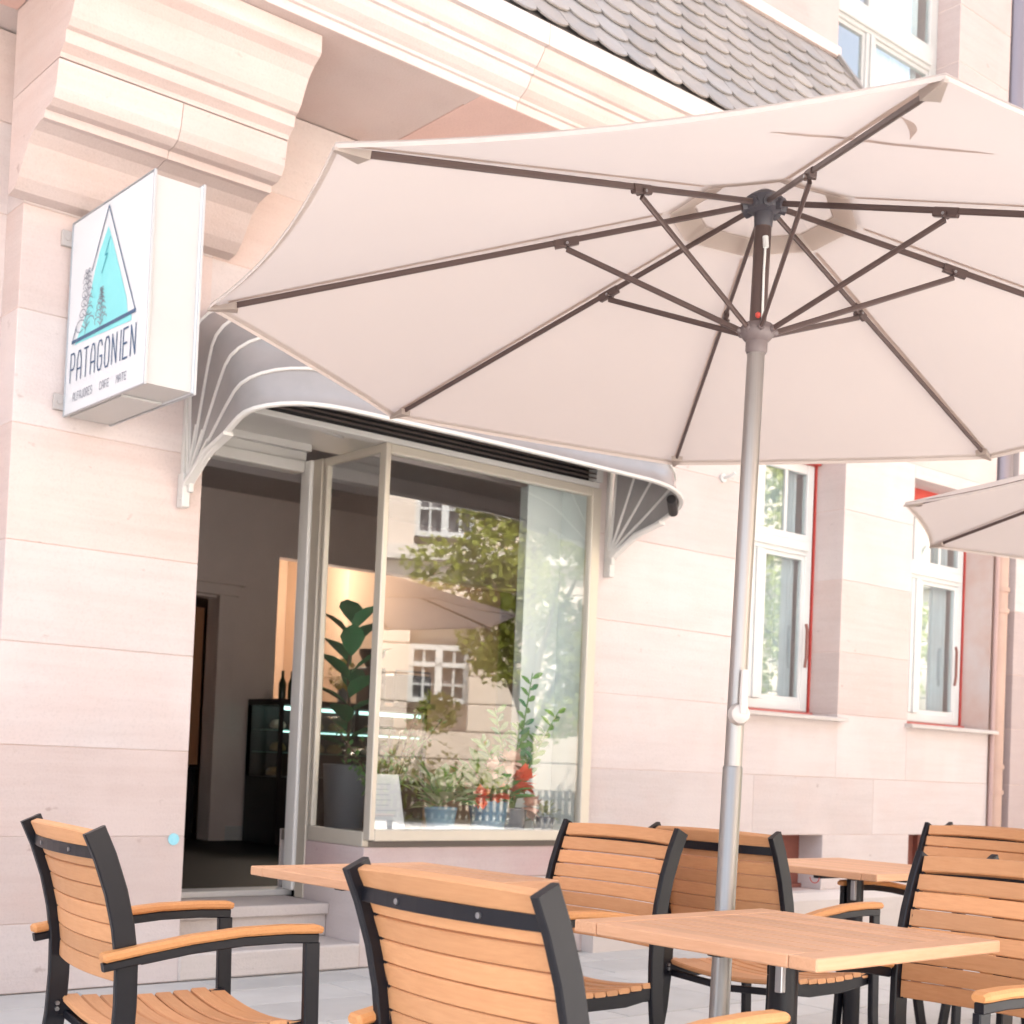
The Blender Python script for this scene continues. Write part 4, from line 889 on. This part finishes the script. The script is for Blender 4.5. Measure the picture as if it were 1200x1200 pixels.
# flowering plant
fp = thing('coral_flower_plant', 'coral red flowering plant in a blue pot behind the shop window', 'plant', (5.02, 6.16, .661)); pot(fp, .07, .095, .15, POTB)
for i in range(84):
    a = rr.uniform(0, 2*PI); e_ = rr.uniform(.2, 1.3); d_ = Vector((math.cos(a)*math.cos(e_), math.sin(a)*math.cos(e_), math.sin(e_)))
    Q('leaf', MB().leaf(Vector((0, 0, .14))+d_*rr.uniform(.02, .20), d_, (0, 0, 1), rr.uniform(.08, .13), .055), LEAF3, fp)
for (x, z, s_, m_) in ((.02, .20, .075, CORAL), (-.08, .18, .06, CORAL), (.14, .25, .09, CORAL), (.08, .34, .075, PINKP), (-.02, .30, .06, PINKP), (.20, .14, .07, PINKP)):
    mb = MB()
    for i in range(26):
        d_ = Vector((rr.gauss(0, 1), rr.gauss(0, 1), rr.gauss(0, 1))).normalized(); mb.leaf(Vector((x, -.06, z)), d_, (0, 0, 1), s_, s_*.9, n=1)
    Q('blossom', mb, m_, fp)
vp.scale = (1.3, 1.1, 1.3); fp.scale = (1.3, 1.1, 1.3)
# zz plant
zz = thing('zz_plant', 'tall plant with upright stems of paired glossy leaves behind the shop glass', 'plant', (5.20, 6.165, .661)); pot(zz, .07, .09, .16, POTG)
for (dx, dy, hh_) in ((.10, -.02, .82), (.30, -.05, .62), (-.16, .0, .6), (.22, .05, .45), (-.02, -.06, .52), (-.28, -.03, .42)):
    pts = [Vector((dx*t**1.3, dy*t, .14+hh_*t)) for t in [i/8 for i in range(9)]]
    Q('stem', MB().tube(pts, .007, 6, scale=[1.2-.8*i/8 for i in range(9)]), LEAF3, zz, True)
    for i in range(3, 18):
        t = .25+i/18*.75; p_ = Vector((dx*t**1.3, dy*t, .14+hh_*t)); s_ = 1 if i % 2 else -1
        Q('leaf', MB().leaf(p_, Vector((s_*.8+dx, rr.uniform(-.4, .4), .55)), (0, -1, .3), .085, .032), LEAF3 if i % 3 else LEAF2, zz)
gp = thing('grey_leaf_plant', 'small pale leaved plant in a dark pot at the right end of the window board', 'plant', (5.42, 6.13, .661)); pot(gp, .05, .065, .11, POTG)
for i in range(36):
    a = rr.uniform(0, 2*PI); e_ = rr.uniform(-.3, 1.2); d_ = Vector((math.cos(a)*math.cos(e_), math.sin(a)*math.cos(e_), math.sin(e_)))
    Q('leaf', MB().leaf(Vector((0, 0, .12))+d_*rr.uniform(.02, .08), d_, (0, 0, 1), .05, .025), LEAFV, gp)
bu = thing('small_leaved_shrub', 'loose small leaved green shrub in a wide dark pot inside the shop window', 'plant', (4.62, 6.62, .661)); pot(bu, .07, .1, .14, POTG)
mb = MB(); ml_ = MB()
for k in range(16):
    a = rr.uniform(0, 2*PI); L_ = rr.uniform(.3, .62); d_ = Vector((math.cos(a)*.5, math.sin(a)*.25, 1)).normalized()
    pts = [Vector((0, 0, .12))+d_*L_*t+Vector((math.cos(a), 0, 0))*.12*t*t for t in (0, .33, .66, 1)]; mb.tube(pts, .004, 5)
    for i in range(22):
        t = rr.uniform(.2, 1); p_ = pts[0].lerp(pts[3], t)+Vector((rr.gauss(0, .02), rr.gauss(0, .02), 0)); ml_.leaf(p_, (rr.gauss(0, 1), rr.gauss(0, 1), rr.gauss(0, .6)), (0, 0, 1), .05, .028, n=1)
Q('twigs', mb, BARK, bu); tag(Q('foliage', ml_, LEAF3, bu), kind='stuff')
# ================================================================== ACROSS THE STREET (seen in the panes)
od = Vector((.8, .6, 0)).normalized(); oth = math.atan2(.6, .8)
ob = thing('opposite_building', 'sunlit cream building with white windows mirrored in the shop window', 'building', (16.3, -10.0, 0), oth)
def OW(x0, x1, z0, z1, y0=0, y1=.4, m_=STUC, name='wall_course', b=.01): return Q(name, MB().box(x0, x1, y0, y1, z0, z1, b), m_, ob)
# local: +y faces the shop (we look at local +y side); depth goes -y
wins = [(-10.6, -9.6), (-8.2, -7.2), (-5.6, -4.6), (-3.2, -2.2), (-.45, .75), (2.4, 3.4), (4.8, 5.8), (8, 9)]
zc = [0, .55, 1.1, 1.65, 2.2, 2.75, 3.35, 3.9, 4.45, 5.0]
for i in range(len(zc)-1):
    z0, z1 = zc[i], zc[i+1]
    if z0 < 3.4 and z1 > 1.9:
        e = -13
        for a, b in wins: OW(e, a, z0+.012, z1-.012, -.4, 0); e = b
        OW(e, 13, z0+.012, z1-.012, -.4, 0)
    else: OW(-13, 13, z0+.012, z1-.012, -.4, 0)
OW(-13, 13, 0, 9.5, -.75, -.41, STUC, 'wall'); OW(-30, -13.01, 0, 14, -1.2, .0, STUC2, 'sky_block_wing'); OW(13.01, 26, 0, 14, -1.2, .0, STUC2, 'sky_block_wing'); OW(-13, 13, 9.81, 14, -1.2, -.2, STUC2, 'sky_block_attic')  # dark wings and attic added to cut skylight on the shop facade
OW(-13.1, 13.1, 5.0, 5.12, -.4, .16, TRIM, 'string_course'); OW(-13.1, 13.1, 5.13, 5.3, -.4, .1, TRIM, 'string_course')
e = -13
for a, b in wins: OW(e, a, 5.31, 7.6, -.4, 0); e = b
OW(e, 13, 5.31, 7.6, -.4, 0); OW(-13, 13, 7.61, 9.5, -.4, 0); OW(-13.2, 13.2, 9.5, 9.8, -.9, .3, TRIM, 'cornice')
for z0, z1 in ((2.2, 3.35), (5.5, 7.3)):
    for a, b in wins:
        ww = link('window', None, ob); m_ = (a+b)/2
        Q('frame', MB().box(a, a+.1, -.2, -.1, z0, z1).box(b-.1, b, -.2, -.1, z0, z1).box(m_-.07, m_+.07, -.2, -.09, z0, z1).box(a, b, -.2, -.095, z0, z0+.1).box(a, b, -.2, -.095, z1-.1, z1).box(a, b, -.2, -.09, z0+(z1-z0)*.62, z0+(z1-z0)*.62+.09), WHITE, ww)
        Q('glazing_bar', MB().box((a+m_)/2-.02, (a+m_)/2+.02, -.19, -.12, z0, z1).box((b+m_)/2-.02, (b+m_)/2+.02, -.19, -.12, z0, z1).box(a, b, -.19, -.12, z0+(z1-z0)*.3, z0+(z1-z0)*.3+.035), WHITE, ww)
        Q('pane', MB().box(a, b, -.24, -.2, z0, z1), mat('opposite_pane', (.16, .15, .15), .2) if 'opposite_pane' not in bpy.data.materials else bpy.data.materials['opposite_pane'], ww)
def tree(x, y, h_, cr_, cz, lab, n_, seed, sz=.13):
    t = thing('street_tree', lab, 'tree', (x, y, 0), 0, 'trees across the street'); r_ = random.Random(seed)
    tk = MB().tube([(0, 0, 0), (.05, 0, h_*.25), (0, .06, h_*.5), (.05, 0, h_*.75)], .17, 10, scale=[1.2, .8, .6, .3])
    for k in range(7):
        a = k*.9+seed; tk.tube([(0, 0, h_*.2+k*.2), (math.cos(a)*cr_*.4, math.sin(a)*cr_*.4, h_*.45+k*.15), (math.cos(a)*cr_*.75, math.sin(a)*cr_*.75, h_*.6+k*.2)], .07, 7, scale=[1, .6, .25])
    Q('trunk', tk, BARK, t, True)
    cl = [(r_.gauss(0, cr_*.45), r_.gauss(0, cr_*.45), cz+r_.uniform(-1, 1)*(h_-cz)*.85, r_.uniform(.35, .75)*cr_*.55) for _ in range(38)]
    mb = MB()
    for i in range(n_):
        c_ = cl[r_.randrange(len(cl))]; d_ = Vector((r_.gauss(0, 1), r_.gauss(0, 1), r_.gauss(0, 1))).normalized()
        p_ = Vector(c_[:3])+d_*c_[3]*r_.uniform(.55, 1.05)
        mb.leaf(p_, (r_.gauss(0, 1), r_.gauss(0, 1), r_.gauss(0, .7)), (r_.gauss(0, .5), r_.gauss(0, .5), 1), sz*r_.uniform(.7, 1.3), sz*.7, n=1)
    tag(Q('crown', mb, LEAF, t), kind='stuff')
tree(15.35, -6.0, 6.4, 1.75, 3.9, 'broad leafy tree mirrored in the middle of the shop window', 14000, 1)
tree(17.6, -3.6, 7.2, 2.1, 4.4, 'broad leafy tree mirrored at the right side of the shop window', 9000, 2)
tree(20.5, -3.0, 7.0, 2.2, 4.2, 'leafy tree mirrored in the first white window', 8000, 3)
tree(26, -1.5, 7.0, 2.4, 4.2, 'leafy tree farthest along the street, mirrored in the white windows', 8000, 4)
fn = thing('garden_fence', 'dark wooden picket fence in front of the trees across the street', 'fence', (15.0, -7.2, 0), oth)
Q('rail', MB().box(-3, 4.5, -.03, .0, .15, .21), FENCEM, fn); Q('rail', MB().box(-3, 4.5, -.03, .0, .45, .51), FENCEM, fn)
pk = MB().box(-.04, .04, .001, .025, .05, .62, .004).mesh('picket', FENCEM)
for i in range(62): link('picket', pk, fn, (-2.95+i*.12, 0, 0))
sh_ = thing('garden_shrub', 'low leafy shrub along the fence across the street', 'shrub', (14.0, -8.6, 0)); mb = MB(); r_ = random.Random(8)
for i in range(4200):
    p_ = Vector((r_.gauss(0, 1.4), r_.gauss(0, .5), abs(r_.gauss(.5, .35)))); mb.leaf(p_, (r_.gauss(0, 1), r_.gauss(0, 1), r_.gauss(0, .7)), (0, 0, 1), .12, .08, n=1)
tag(Q('foliage', mb, LEAF, sh_), kind='stuff'); Q('stem', MB().tube([(-.3, 0, 0), (-.4, .05, .6)], .03, 6).tube([(.3, 0, 0), (.5, -.05, .6)], .03, 6), BARK, sh_)

S.render.engine = 'CYCLES'
